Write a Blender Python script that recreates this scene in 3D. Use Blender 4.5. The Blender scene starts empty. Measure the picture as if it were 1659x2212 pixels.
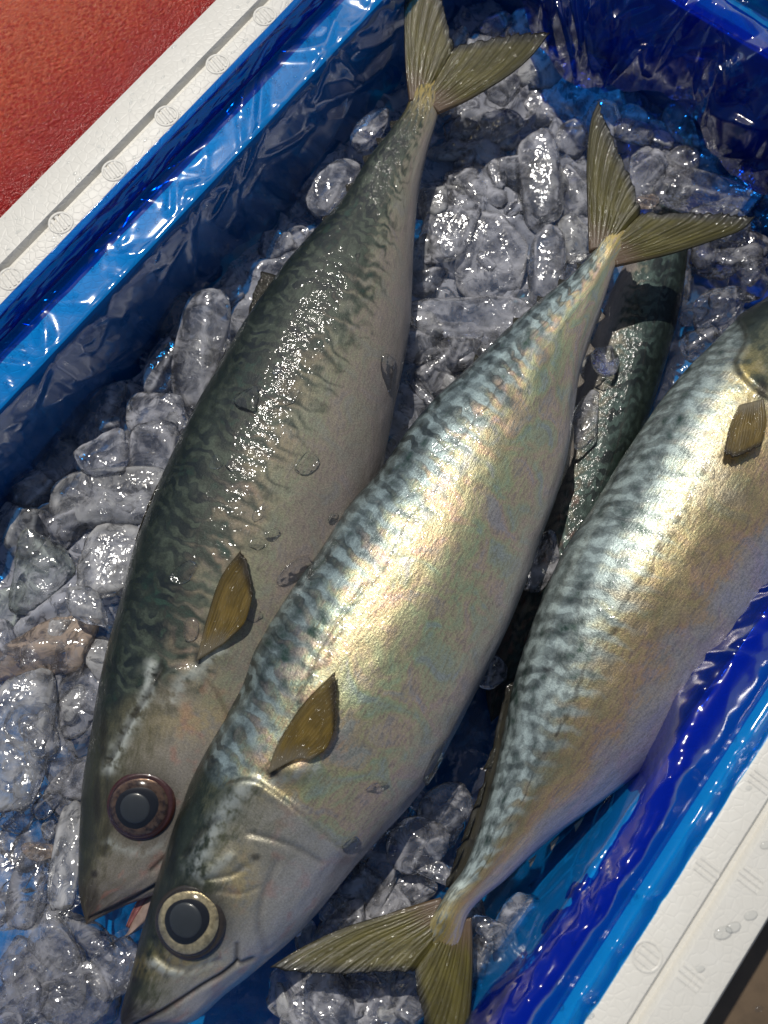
import bpy, bmesh, math, random
import numpy as np
from mathutils import Vector, Matrix

# ------------------------------------------------------------------ camera, sky, sun
SC = bpy.context.scene
F_PX, PITCH, DIST = 1900.0, math.radians(14.5), 0.3325     # traced in a 1659 x 2212 copy of the view
FW = np.array([0, math.sin(PITCH), -math.cos(PITCH)])
UP = np.array([0, math.cos(PITCH), math.sin(PITCH)])
RT = np.array([1.0, 0, 0])
CAM = -FW * DIST
cam_data = bpy.data.cameras.new('camera')
cam = bpy.data.objects.new('camera', cam_data)
SC.collection.objects.link(cam)
cam.matrix_world = Matrix(((RT[0], UP[0], -FW[0], CAM[0]), (RT[1], UP[1], -FW[1], CAM[1]),
                           (RT[2], UP[2], -FW[2], CAM[2]), (0, 0, 0, 1)))
cam_data.sensor_width = 36.0
cam_data.lens = 36.0 * F_PX / 2212.0
cam_data.clip_start, cam_data.clip_end = 0.01, 50.0
cam_data.dof.use_dof = True
cam_data.dof.focus_distance = 0.325
cam_data.dof.aperture_fstop = 11.0
SC.camera = cam

SUN_TRAVEL = Vector((0.33, -0.944, 0)).normalized()
SUN_ELEV = math.radians(60)
w = bpy.data.worlds.new('World'); SC.world = w; w.use_nodes = True
nt = w.node_tree
sky = nt.nodes.new('ShaderNodeTexSky'); sky.sky_type = 'NISHITA'; sky.sun_disc = False
sky.sun_elevation = SUN_ELEV
sky.sun_rotation = math.atan2(-SUN_TRAVEL.x, -SUN_TRAVEL.y)
bg = nt.nodes['Background']; nt.links.new(sky.outputs[0], bg.inputs[0]); bg.inputs[1].default_value = 0.065
sun_d = bpy.data.lights.new('sun', 'SUN'); sun_d.energy = 3.1; sun_d.angle = math.radians(0.53)
sun_d.color = (1.0, 0.95, 0.86)
sun = bpy.data.objects.new('sun', sun_d); SC.collection.objects.link(sun)
ldir = Vector((SUN_TRAVEL.x * math.cos(SUN_ELEV), SUN_TRAVEL.y * math.cos(SUN_ELEV), -math.sin(SUN_ELEV)))
sun.rotation_euler = ldir.to_track_quat('-Z', 'Y').to_euler()
SC.view_settings.view_transform = 'Standard'; SC.view_settings.look = 'None'
SC.view_settings.exposure = 0.0; SC.view_settings.gamma = 1.0
SC.render.engine = 'CYCLES'
cy = SC.cycles
cy.use_denoising = True; cy.max_bounces = 9; cy.diffuse_bounces = 2; cy.glossy_bounces = 3
cy.transmission_bounces = 6; cy.transparent_max_bounces = 20
cy.caustics_reflective = False; cy.caustics_refractive = False
cy.sample_clamp_indirect = 4.0; cy.sample_clamp_direct = 0.0

random.seed(7); RNG = np.random.default_rng(7)

# ------------------------------------------------------------------ helpers
def at(x, y, z):
    """point of the place at height z seen at (x, y) of the traced copy; arrays allowed"""
    x, y, z = np.broadcast_arrays(np.asarray(x, float), np.asarray(y, float), np.asarray(z, float))
    d = FW * F_PX + (x - 829.5)[..., None] * RT + (1106.0 - y)[..., None] * UP
    t = (z - CAM[2]) / d[..., 2]
    return CAM + d * t[..., None]

def to_px(P):
    q = P - CAM
    f = q @ FW
    return np.stack([829.5 + F_PX * (q @ RT) / f, 1106.0 - F_PX * (q @ UP) / f], -1)

def px_size(n, z):
    return n * (CAM[2] - z) / (F_PX * math.cos(PITCH))

def hash2(ix, iy, seed):
    h = (ix.astype(np.int64) * 374761393 + iy.astype(np.int64) * 668265263 + seed * 974634777) & 0xFFFFFFFF
    h = ((h ^ (h >> 13)) * 1274126177) & 0xFFFFFFFF
    return ((h ^ (h >> 16)) & 0xFFFF) / 65535.0

def vnoise(x, y, seed=0):
    ix, iy = np.floor(x), np.floor(y)
    fx, fy = x - ix, y - iy
    fx = fx * fx * fx * (fx * (fx * 6 - 15) + 10); fy = fy * fy * fy * (fy * (fy * 6 - 15) + 10)
    a = hash2(ix, iy, seed); b = hash2(ix + 1, iy, seed); c = hash2(ix, iy + 1, seed); d = hash2(ix + 1, iy + 1, seed)
    return (a + (b - a) * fx) * (1 - fy) + (c + (d - c) * fx) * fy

def fbm(x, y, seed=0, octv=4):
    s, a, t = 0, 1.0, 0
    for o in range(octv):
        s = s + a * vnoise(x * 2 ** o, y * 2 ** o, seed + o); t += a; a *= 0.5
    return s / t

def ridge(x, y, seed=0, p=3.0):
    return (1 - np.abs(2 * vnoise(x, y, seed) - 1)) ** p

def pchip(xk, yk, x):
    xk, yk = np.asarray(xk, float), np.asarray(yk, float)
    h = np.diff(xk); dl = np.diff(yk) / h
    m = np.zeros_like(yk)
    for i in range(1, len(xk) - 1):
        if dl[i - 1] * dl[i] > 0:
            w1, w2 = 2 * h[i] + h[i - 1], h[i] + 2 * h[i - 1]
            m[i] = (w1 + w2) / (w1 / dl[i - 1] + w2 / dl[i])
    m[0], m[-1] = dl[0], dl[-1]
    k = np.clip(np.searchsorted(xk, x) - 1, 0, len(h) - 1)
    t = (x - xk[k]) / h[k]
    return ((1 + 2 * t) * (1 - t) ** 2 * yk[k] + t * (1 - t) ** 2 * h[k] * m[k]
            + t * t * (3 - 2 * t) * yk[k + 1] + t * t * (t - 1) * h[k] * m[k + 1])

def polyline(pts, n):
    """n points spread evenly along a smooth curve through pts"""
    p = np.asarray(pts, float)
    if len(p) == 2:
        return p[0] + (p[1] - p[0]) * np.linspace(0, 1, n)[:, None]
    e = np.vstack([2 * p[0] - p[1], p, 2 * p[-1] - p[-2]])
    out = []
    for i in range(1, len(e) - 2):
        t = np.linspace(0, 1, 24, endpoint=False)[:, None]
        a, b, c, d = e[i - 1], e[i], e[i + 1], e[i + 2]
        out.append(0.5 * (2 * b + (c - a) * t + (2 * a - 5 * b + 4 * c - d) * t ** 2 + (3 * b - a - 3 * c + d) * t ** 3))
    q = np.vstack(out + [p[-1:]])
    L = np.r_[0, np.cumsum(np.linalg.norm(np.diff(q, axis=0), axis=1))]
    u = np.linspace(0, L[-1], n)
    return np.stack([np.interp(u, L, q[:, k]) for k in range(p.shape[1])], -1)

def seg_dist(P, pts):
    """distance and side (+1 left of travel as drawn, y down) of 2-D points to a polyline"""
    best = np.full(len(P), 1e9); side = np.zeros(len(P)); along = np.zeros(len(P))
    pts = np.asarray(pts, float)
    for i in range(len(pts) - 1):
        a, b = pts[i], pts[i + 1]; ab = b - a
        t = np.clip(((P - a) @ ab) / (ab @ ab), 0, 1)
        q = a + t[:, None] * ab
        d = np.linalg.norm(P - q, axis=1)
        m = d < best
        cr = ab[0] * (P[:, 1] - a[1]) - ab[1] * (P[:, 0] - a[0])
        best = np.where(m, d, best); side = np.where(m, np.sign(cr), side); along = np.where(m, (i + t) / (len(pts) - 1), along)
    return best, side, along

def new_mesh(name, V, F, smooth=True):
    me = bpy.data.meshes.new(name)
    V = np.asarray(V, float)
    if isinstance(F, np.ndarray):                   # all quads
        me.vertices.add(len(V)); me.vertices.foreach_set('co', V.ravel())
        me.loops.add(F.size); me.loops.foreach_set('vertex_index', F.ravel().astype(np.int32))
        me.polygons.add(len(F)); me.polygons.foreach_set('loop_start', np.arange(0, F.size, 4, dtype=np.int32))
    else:
        me.from_pydata([tuple(v) for v in V], [], [tuple(int(i) for i in f) for f in F])
    if smooth:
        me.polygons.foreach_set('use_smooth', [True] * len(me.polygons))
    me.update(calc_edges=True); me.validate()
    return me

def link(name, me, mat=None, parent=None):
    o = bpy.data.objects.new(name, me)
    SC.collection.objects.link(o)
    if mat is not None and me is not None and not me.materials:
        me.materials.append(mat)
    if parent is not None:
        o.parent = parent
    return o

def empty(name, loc=(0, 0, 0)):
    o = bpy.data.objects.new(name, None); SC.collection.objects.link(o)
    o.location = loc; o.empty_display_size = 0.01
    return o

def tag(o, label=None, cat=None, group=None, kind=None):
    if label: o['label'] = label
    if cat: o['category'] = cat
    if group: o['group'] = group
    if kind: o['kind'] = kind
    return o

def grid_array(nu, nv, wrap_v=False):
    i, j = np.meshgrid(np.arange(nu - 1), np.arange(nv if wrap_v else nv - 1), indexing='ij')
    a = i * nv + j; b = i * nv + (j + 1) % nv
    return np.stack([a, b, b + nv, a + nv], -1).reshape(-1, 4)

def grid_faces(nu, nv, wrap_v=False):
    return [tuple(q) for q in grid_array(nu, nv, wrap_v).tolist()]

def set_uv(me, uv):
    lay = me.uv_layers.new(name='UVMap')
    li = np.empty(len(me.loops), int); me.loops.foreach_get('vertex_index', li)
    lay.data.foreach_set('uv', np.asarray(uv, float)[li].ravel())

def set_attr(me, name, col):
    a = me.attributes.new(name, 'FLOAT_COLOR', 'POINT')
    c = np.ones((len(me.vertices), 4)); c[:, :col.shape[1]] = col
    a.data.foreach_set('color', c.ravel())

# ------------------------------------------------------------------ node helper
class Mat:
    def __init__(s, name):
        s.m = bpy.data.materials.new(name); s.m.use_nodes = True
        s.t = s.m.node_tree; s.t.nodes.clear()
        s.out = s.t.nodes.new('ShaderNodeOutputMaterial')
    def put(s, sock, v):
        if v is None: return
        if isinstance(v, bpy.types.NodeSocket): s.t.links.new(v, sock)
        elif isinstance(v, (tuple, list)):
            n = len(sock.default_value)
            sock.default_value = (tuple(v) + (1.0,))[:n] if n == 4 else tuple(v)[:n]
        else:
            try: sock.default_value = v
            except TypeError: sock.default_value = (v,) * len(sock.default_value)
    def n(s, typ, ins=(), out=0, **props):
        nd = s.t.nodes.new('ShaderNode' + typ)
        for k, v in props.items(): setattr(nd, k, v)
        for k, v in (ins.items() if isinstance(ins, dict) else enumerate(ins)):
            s.put(nd.inputs[k], v)
        return nd.outputs[out]
    def math(s, op, a, b=None, c=None, clamp=False):
        return s.n('Math', [x for x in (a, b, c) if x is not None], operation=op, use_clamp=clamp)
    def add(s, a, b): return s.math('ADD', a, b)
    def sub(s, a, b): return s.math('SUBTRACT', a, b)
    def mul(s, a, b): return s.math('MULTIPLY', a, b)
    def step(s, lo, hi, x):
        return s.n('MapRange', {'Value': x, 'From Min': lo, 'From Max': hi}, interpolation_type='SMOOTHSTEP')
    def mix(s, f, a, b, blend='MIX'):
        nd = s.t.nodes.new('ShaderNodeMix'); nd.data_type = 'RGBA'; nd.blend_type = blend
        s.put(nd.inputs[0], f); s.put(nd.inputs[6], a); s.put(nd.inputs[7], b)
        return nd.outputs[2]
    def ramp(s, f, stops, interp='LINEAR'):
        nd = s.t.nodes.new('ShaderNodeValToRGB'); cr = nd.color_ramp; cr.interpolation = interp
        while len(cr.elements) < len(stops): cr.elements.new(0.5)
        for e, (p, c) in zip(cr.elements, stops):
            e.position = p; e.color = tuple(c) + (1.0,) if len(c) == 3 else c
        s.put(nd.inputs[0], f)
        return nd.outputs[0]
    def vec(s, x, y, z=0.0): return s.n('CombineXYZ', [x, y, z])
    def mapv(s, v, scale=(1, 1, 1), rot=(0, 0, 0), loc=(0, 0, 0)):
        return s.n('Mapping', {'Vector': v, 'Scale': scale, 'Rotation': rot, 'Location': loc})
    dims = '3D'
    def noise(s, v, scale, detail=3.0, rough=0.5, dist=0.0, out=0):
        return s.n('TexNoise', noise_dimensions=s.dims, ins={'Vector': v, 'Scale': scale, 'Detail': detail, 'Roughness': rough, 'Distortion': dist}, out=out)
    def voro(s, v, scale, feature='F1', out=0, rnd=1.0):
        return s.n('TexVoronoi', {'Vector': v, 'Scale': scale, 'Randomness': rnd}, out=out, feature=feature)
    def bump(s, h, strength, dist, normal=None):
        return s.n('Bump', {'Height': h, 'Strength': strength, 'Distance': dist, 'Normal': normal})
    def principled(s, **kw):
        nd = s.t.nodes.new('ShaderNodeBsdfPrincipled')
        for k, v in kw.items(): s.put(nd.inputs[k.replace('_', ' ')], v)
        return nd.outputs[0]
    def mixsh(s, f, a, b): return s.n('MixShader', [f, a, b])
    def done(s, sh):
        s.t.links.new(sh, s.out.inputs['Surface']); return s.m
    def obj(s): return s.n('TexCoord', out=3)
    def uv(s): return s.n('TexCoord', out=2)
    def pos(s): return s.n('NewGeometry', out=0)

# ------------------------------------------------------------------ materials
def make_foam(tint=(0.67, 0.645, 0.58)):
    m = Mat('expanded_foam'); p = m.pos()
    e = m.voro(p, 340, 'DISTANCE_TO_EDGE')
    nz = m.noise(p, 120, 3, 0.6)
    line = m.step(0.0, 0.07, e)
    c = m.mix(m.mul(m.sub(1.0, line), 0.10), tint, (0.55, 0.53, 0.48))
    c = m.mix(m.mul(m.step(0.45, 0.75, nz), 0.55), c, (0.70, 0.68, 0.62))
    h = m.add(m.step(0.0, 0.14, e), m.mul(nz, 0.6))
    return m.done(m.principled(Base_Color=c, Roughness=0.42, Normal=m.bump(h, 0.22, 0.00022), Specular_IOR_Level=0.4))

def make_plastic(name, body, tint):
    m = Mat(name); p = m.pos()
    nz = m.noise(p, 30, 2, 0.5, 0.5)
    nb = m.bump(nz, 0.05, 0.0022)
    fr = m.n('Fresnel', {'IOR': 1.42, 'Normal': nb})
    tr = m.n('BsdfTransparent', {'Color': tint})
    df = m.mixsh(0.45, m.n('BsdfTranslucent', {'Color': (0.010, 0.14, 0.66)}), m.n('BsdfDiffuse', {'Color': (0.006, 0.085, 0.46)}))
    gl = m.n('BsdfGlossy', {'Color': (1, 1, 1), 'Roughness': 0.11, 'Normal': nb})
    return m.done(m.mixsh(m.math('MINIMUM', m.mul(fr, 0.6), 0.30), m.mixsh(body, tr, df), gl))

def make_ice(name, cloud=0.30, tint=(0.94, 0.94, 1.0), clear=0.9, masked=False, gloss=1.4, lit_edge=0.55):
    """cloud: how much of the piece is white with trapped air, frost: white painted on its edges for the light they catch; the rest is clear"""
    m = Mat(name)
    rnd = m.n('ObjectInfo', out=5)
    off = m.n('VectorMath', [m.pos(), m.vec(m.mul(rnd, 3.0), m.mul(rnd, 7.0), rnd)], operation='ADD')
    hgt = m.noise(off, 170, 2, 0.55, 0.3)
    nb = m.bump(hgt, 0.50, 0.0024)
    fr = m.n('Fresnel', {'IOR': 1.36, 'Normal': nb})
    tr = m.n('BsdfTransparent', {'Color': (0.985, 0.99, 1.0)})
    cl = tr if clear >= 1 else m.mixsh(clear, m.n('BsdfRefraction', {'Color': (0.98, 0.985, 1.0), 'Roughness': 0.0, 'IOR': 1.25, 'Normal': m.bump(hgt, 0.15, 0.0024)}), tr)
    gl = m.n('BsdfGlossy', {'Color': (1, 1, 1), 'Roughness': 0.11, 'Normal': nb})
    body = cl
    if cloud > 0:
        edge = m.n('SeparateColor', [m.n('Attribute', attribute_name='mask')])
        milky = m.mixsh(0.6, m.n('BsdfDiffuse', {'Color': tint}), m.n('BsdfTranslucent', {'Color': tint}))
        n2 = m.noise(off, 120, 3, 0.72, 1.0)
        vein = m.step(0.030, 0.0, m.math('ABSOLUTE', m.sub(n2, 0.5)))
        f = m.add(m.mul(m.step(0.52 - cloud * 0.25, 0.74 - cloud * 0.2, n2), 0.30 + cloud * 0.4), m.add(m.mul(vein, 0.14), cloud * 0.25))
        f = m.mul(f, m.mul(edge, 1.3)) if masked else m.mul(f, m.add(0.55, m.mul(rnd, 0.8)))
        f = f if masked else m.add(f, m.mul(m.mul(edge, lit_edge), m.step(0.30, 0.60, n2)))  # rim light painted as extra white along the sharp edges
        body = m.mixsh(m.math('MINIMUM', f, 0.92), cl, milky)
    return m.done(m.mixsh(m.math('MINIMUM', m.mul(fr, gloss), 1.0), body, gl))

def make_skin(name, back=0.34, gloss=1.0, bars=1.0, warm=1.0, seed=0.0, dull=0.0, light=(0.20, 0.25, 0.24), deepv=0.2, flank=None, wild=9.0):
    """mackerel skin; UV: x = distance from the snout in cm / 10, y = 0 at the ridge of the back, 1 at the belly"""
    m = Mat(name); m.dims = '2D'
    nd = m.n('SeparateXYZ', [m.uv()]).node
    s = m.mul(nd.outputs[0], 10.0); v = nd.outputs[1]          # cm, 0..1
    P = m.vec(m.add(s, seed * 13.7), m.mul(v, 9.0), seed)
    att = m.n('Attribute', attribute_name='mask'); silver = att.node.outputs['Alpha']
    ms = m.n('SeparateColor', [att]).node
    dark, head, gold = ms.outputs[0], ms.outputs[1], ms.outputs[2]
    n_lo = m.noise(P, 0.55, 2, 0.55); n_md = m.noise(P, 2.2, 3, 0.6)
    streak = m.noise(m.mapv(P, (1.0, 4.0, 1), (0, 0, 0.5)), 2.6, 3, 0.7)
    grain = m.noise(m.mapv(P, (1.7, 1.0, 1), (0, 0, 0.6)), 15, 2, 0.65, 0.7)
    gh = m.step(0.36, 0.66, grain)
    # back: wavy bars running across the ridge, ragged lower edge
    ph = m.add(m.mul(s, 9.8), m.add(m.mul(v, 17.0), m.mul(m.noise(P, 0.8, 2, 0.6), wild)))
    wave = m.math('SINE', ph)
    vv = m.add(m.add(v, m.mul(m.sub(n_md, 0.5), 0.16)), m.mul(wave, 0.055))
    vv = m.sub(vv, m.mul(m.step(15.0, 27.0, s), 0.13))
    backm = m.step(back + 0.11, back - 0.07, vv)
    deep = m.step(deepv, deepv - 0.16, m.add(v, m.mul(m.sub(n_md, 0.5), 0.12)))
    bar = m.step(-0.25, 0.5, m.add(wave, m.mul(m.sub(n_md, 0.5), 2.6)))
    green = m.ramp(m.add(m.mul(n_md, 0.6), m.mul(n_lo, 0.5)), [(0.30, (0.022, 0.050, 0.036)), (0.48, tuple(x * 0.5 for x in light)), (0.60, light), (0.8, tuple(x * 1.35 for x in light))])
    bcol = m.mix(m.mul(m.mul(bar, bars), m.add(0.45, m.mul(m.step(0.35, 0.65, m.noise(P, 0.7, 2)), 0.55))), green, (0.008, 0.013, 0.014))
    bcol = m.mix(m.mul(deep, 0.75), bcol, (0.012, 0.018, 0.014))
    # flank: bands of silver green, gold, pink, pale green, then the pale belly
    t = m.add(v, m.add(m.mul(m.sub(n_lo, 0.5), 0.24), m.mul(m.sub(streak, 0.5), 0.20)))
    fl = m.ramp(t, flank or [(0.26, (0.27, 0.33, 0.31)), (0.36, (0.31, 0.31, 0.22)), (0.44, (0.43, 0.30, 0.19)), (0.50, (0.42, 0.35, 0.20)),
                    (0.58, (0.34, 0.39, 0.23)), (0.66, (0.36, 0.34, 0.25)), (0.76, (0.33, 0.30, 0.265)), (0.86, (0.35, 0.32, 0.32)), (1.0, (0.40, 0.38, 0.40))])
    irid = m.ramp(m.add(m.mul(m.noise(P, 0.9, 2, 0.55, 0.8), 0.72), m.mul(streak, 0.28)), [(0.34, (0.22, 0.30, 0.33)), (0.44, (0.30, 0.37, 0.22)), (0.51, (0.42, 0.37, 0.20)), (0.58, (0.46, 0.30, 0.23)), (0.68, (0.32, 0.30, 0.37))])
    fl = m.mix(m.mul(0.5 * warm, m.step(0.95, 0.7, v)), fl, irid)
    fl = m.mix(m.mul(m.step(0.48, 0.66, streak), 0.45), fl, (0.17, 0.16, 0.125))
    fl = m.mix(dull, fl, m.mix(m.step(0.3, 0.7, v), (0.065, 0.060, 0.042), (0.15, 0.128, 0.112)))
    c = m.mix(backm, fl, bcol)
    # lateral line: thin, wavering, dark
    ll = m.sub(v, m.add(0.395, m.mul(m.sub(n_lo, 0.5), 0.10)))
    lline = m.mul(m.step(0.011, 0.003, m.math('ABSOLUTE', ll)), m.mul(m.step(0.40, 0.52, n_md), m.step(7.5, 9.0, s)))
    c = m.mix(m.mul(lline, 0.6), c, (0.03, 0.03, 0.025))
    # head: no bars below the eye, plain pale cheek, gold patch
    cheek = m.ramp(m.add(t, m.mul(m.sub(n_md, 0.5), 0.16)), [(0.10, (0.016, 0.022, 0.016)), (0.26, (0.030, 0.040, 0.026)), (0.36, (0.10, 0.105, 0.06)), (0.46, (0.25, 0.24, 0.19)), (0.60, (0.34, 0.325, 0.29)), (0.78, (0.40, 0.385, 0.375)), (1, (0.50, 0.47, 0.46))])
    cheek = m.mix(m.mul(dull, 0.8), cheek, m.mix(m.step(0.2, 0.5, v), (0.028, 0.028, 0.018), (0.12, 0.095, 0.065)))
    c = m.mix(head, c, cheek)
    c = m.mix(m.mul(gold, m.step(0.3, 0.6, n_md)), c, (0.42, 0.31, 0.08))
    snout = m.step(3.4, 0.6, m.add(s, m.mul(n_md, 2.0)))
    c = m.mix(m.mul(snout, 0.8), c, (0.040, 0.028, 0.016))
    red = m.mul(m.step(0.52, 0.75, irid_n(m, P)), m.mul(m.step(0.45, 0.55, v), m.step(15, 5, s)))
    c = m.mix(m.mul(red, 0.22), c, (0.50, 0.12, 0.07))
    c = m.mix(1.0, c, m.mix(gh, (0.78, 0.78, 0.78), (1.12, 1.12, 1.11)), 'MULTIPLY')
    c = m.mix(m.mul(silver, m.step(0.32, 0.60, n_md)), c, (0.44, 0.47, 0.43))
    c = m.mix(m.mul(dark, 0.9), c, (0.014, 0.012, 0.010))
    nb = m.bump(m.add(grain, m.mul(streak, 1.3)), 0.19, 0.00065)
    ncoat = m.bump(n_md, 0.36, 0.0018)
    mt = m.ramp(v, [(0.3, (0.86,) * 3), (0.5, (0.74,) * 3), (0.68, (0.42,) * 3), (0.9, (0.12,) * 3)])
    metal = m.mul(m.mix(m.math('MAXIMUM', backm, m.mul(head, 0.75)), mt, (0.45,) * 3), gloss)
    return m.done(m.principled(Base_Color=c, Metallic=metal, Roughness=m.add(0.30 + 0.2 * dull, m.mul(n_md, 0.16)), Normal=nb, Specular_IOR_Level=0.45 * (1 - 0.7 * dull),
                               Coat_Weight=0.8 - 0.25 * dull, Coat_Roughness=0.09, Coat_IOR=1.36, Coat_Normal=ncoat))

def irid_n(m, P): return m.noise(P, 1.3, 2, 0.6)

def make_fin(name, base, dark_edge, root, trans=0.4, rays=26.0, see=0.08):
    """UV: x across the rays, y from root (0) to margin (1)"""
    m = Mat(name); m.dims = '2D'
    sx = m.n('SeparateXYZ', [m.uv()]).node
    r, t = sx.outputs[0], sx.outputs[1]
    nz = m.noise(m.vec(m.mul(r, 3.0), m.mul(t, 1.6)), 2.0, 2, 0.5)
    rr = m.add(r, m.mul(m.sub(nz, 0.5), 0.03))
    ray = m.math('POWER', m.math('ABSOLUTE', m.math('SINE', m.mul(rr, rays * 3.1416))), 0.6)
    twig = m.math('POWER', m.math('ABSOLUTE', m.math('SINE', m.mul(rr, rays * 9.4248))), 0.6)
    line = m.math('MINIMUM', ray, m.math('MAXIMUM', twig, m.step(0.75, 0.25, t)))
    c = m.mix(m.step(0.0, 0.75, line), tuple(x * 0.42 for x in base), base)
    c = m.mix(m.mul(m.step(0.40, 0.70, nz), 0.55), c, tuple(min(1, x * 1.6) for x in base))
    c = m.mix(m.step(0.88, 1.02, m.add(t, m.mul(nz, 0.08))), c, dark_edge)
    c = m.mix(m.mul(m.step(0.09, 0.0, r), 0.7), c, dark_edge)
    c = m.mix(m.step(0.34, 0.0, m.add(t, m.mul(m.sub(nz, 0.5), 0.3))), c, root)
    nb = m.bump(line, 0.35, 0.00035)
    wet = m.bump(m.add(m.mul(line, 0.3), m.noise(m.vec(m.mul(r, 9.0), m.mul(t, 14.0)), 1.3, 2, 0.5)), 0.5, 0.0016)
    pr = m.principled(Base_Color=c, Roughness=0.40, Normal=nb, Coat_Weight=1.0, Coat_Roughness=0.10, Coat_Normal=wet)
    tl = m.n('BsdfTranslucent', {'Color': m.mix(1.0, c, (1.9, 1.8, 1.4), 'MULTIPLY'), 'Normal': nb})
    return m.done(m.mixsh(see, m.mixsh(trans, pr, tl), m.n('BsdfTransparent', {'Color': (0.95, 0.9, 0.75)})))

def simple(name, color, rough=0.5, metal=0.0, coat=0.0, nscale=300.0, namt=0.25, bump=0.2, bdist=0.0003, dark=None, coat_rough=0.04):
    m = Mat(name); p = m.pos()
    nz = m.noise(p, nscale, 4, 0.6)
    c = m.mix(m.mul(m.step(0.35, 0.7, nz), namt), color, dark or tuple(x * 0.5 for x in color))
    return m.done(m.principled(Base_Color=c, Roughness=rough, Metallic=metal, Coat_Weight=coat, Coat_Roughness=coat_rough, Normal=m.bump(nz, bump, bdist)))

FOAM = make_foam()
FILM = make_plastic('blue_plastic_film', 0.10, (0.070, 0.55, 0.95))
FILM_FOLD = make_plastic('doubled_blue_film', 0.13, (0.012, 0.20, 0.72))
ICE = make_ice('clear_ice', 0.24, clear=0.86, gloss=1.8, lit_edge=0.75)
ICE_CLEAR = make_ice('glassy_ice', 0.13, clear=0.90, lit_edge=0.4)
ICE_WET = make_ice('melting_ice', 0.0, clear=1.0, gloss=0.8)
ICE_BED = make_ice('crushed_ice_bed', 0.62, (0.88, 0.90, 1.0), 1.0, True)
ICE_MILKY = make_ice('milky_ice', 0.50, (0.93, 0.93, 0.93), 0.9)
ICE_BROWN = make_ice('brown_tinged_ice', 0.4, (0.86, 0.68, 0.54), 0.85)
ICE_GREEN = make_ice('pale_green_ice', 0.32, (0.86, 0.94, 0.88), 0.9)
TAILFIN = make_fin('olive_tail_fin', (0.120, 0.104, 0.020), (0.022, 0.020, 0.010), (0.20, 0.135, 0.085), 0.38, 20, 0.10)
SIDEFIN = make_fin('brown_side_fin', (0.20, 0.14, 0.030), (0.035, 0.024, 0.010), (0.24, 0.21, 0.15), 0.40, 14, 0.25)
PALEFIN = make_fin('pale_belly_fin', (0.46, 0.42, 0.38), (0.30, 0.27, 0.24), (0.45, 0.42, 0.40), 0.5, 10)
DARKFIN = make_fin('dark_back_fin', (0.030, 0.027, 0.016), (0.015, 0.013, 0.009), (0.03, 0.03, 0.022), 0.2, 4)
EYE_SOCKET = simple('eye_socket', (0.030, 0.022, 0.014), 0.35, 0, 0.8, 500, 0.6, 0.4)
EYE_SOCKET_RED = simple('bloodshot_socket', (0.050, 0.016, 0.012), 0.35, 0, 0.8, 500, 0.6, 0.4)
EYE_GOLD = simple('gold_iris', (0.80, 0.66, 0.38), 0.34, 0.6, 0.9, 520, 0.6, 0.6, 0.0006, (0.10, 0.075, 0.035))
EYE_BRONZE = simple('bronze_iris', (0.22, 0.13, 0.075), 0.32, 0.6, 0.9, 420, 0.9, 0.6, 0.0006, (0.03, 0.014, 0.01))
EYE_LENS = simple('clouded_lens', (0.032, 0.036, 0.038), 0.30, 0, 0.5, 120, 0.6, 0.05, 0.0002, (0.045, 0.05, 0.055), 0.12)
EYE_DARK = simple('black_pupil', (0.010, 0.010, 0.011), 0.3, 0, 0.3)
m = Mat('clear_cornea'); CORNEA = m.done(m.mixsh(m.math('MINIMUM', m.mul(m.n('Fresnel', {'IOR': 1.4}), 1.6), 0.5), m.n('BsdfTransparent', {'Color': (0.93, 0.93, 0.92)}), m.n('BsdfGlossy', {'Roughness': 0.11})))
TABLE = simple('brown_board', (0.12, 0.08, 0.045), 0.6, 0, 0.1, 60, 0.6, 0.3, 0.001)

# ------------------------------------------------------------------ the foam box
TH = math.radians(52.5)
AX = np.array([math.cos(TH), math.sin(TH), 0]); BX = np.array([math.sin(TH), -math.cos(TH), 0])
ZR, ZL, ZF, ZB = 0.035, 0.0255, -0.058, -0.085
A0, A1, B0, B1 = -0.300, 0.286, -0.1765, 0.1752       # outer edges of the rim
def box_pt(a, b, z):
    a, b, z = np.broadcast_arrays(np.asarray(a, float), np.asarray(b, float), np.asarray(z, float))
    return a[..., None] * AX + b[..., None] * BX + z[..., None] * np.array([0, 0, 1.0])

def loop_pts(inset, n_side, n_arc, r0=0.030):
    """points of the rounded box outline moved inwards by inset, the same count for every inset"""
    a0, a1, b0, b1 = A0 + inset, A1 - inset, B0 + inset, B1 - inset
    r = max(r0 - inset * 0.55, 0.010)
    P = []
    def line(p, q):
        t = np.linspace(0, 1, n_side, endpoint=False)[:, None]; P.append(np.array(p) + (np.array(q) - np.array(p)) * t)
    def arc(c, s0):
        t = np.linspace(0, 1, n_arc, endpoint=False)
        an = s0 - t * math.pi / 2
        P.append(np.stack([c[0] + r * np.cos(an), c[1] + r * np.sin(an)], -1))
    # (a, b): left side going up, back, right side coming down, near side
    line((a0 + r, b0), (a1 - r, b0)); arc_c = (a1 - r, b0 + r)
    t = np.linspace(0, 1, n_arc, endpoint=False)
    def arc2(c, s0): P.append(np.stack([c[0] + r * np.cos(s0 + t * math.pi / 2), c[1] + r * np.sin(s0 + t * math.pi / 2)], -1))
    arc2(arc_c, -math.pi / 2)
    line((a1, b0 + r), (a1, b1 - r)); arc2((a1 - r, b1 - r), 0)
    line((a1 - r, b1), (a0 + r, b1)); arc2((a0 + r, b1 - r), math.pi / 2)
    line((a0, b1 - r), (a0, b0 + r)); arc2((a0 + r, b0 + r), math.pi)
    return np.vstack(P)

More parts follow.
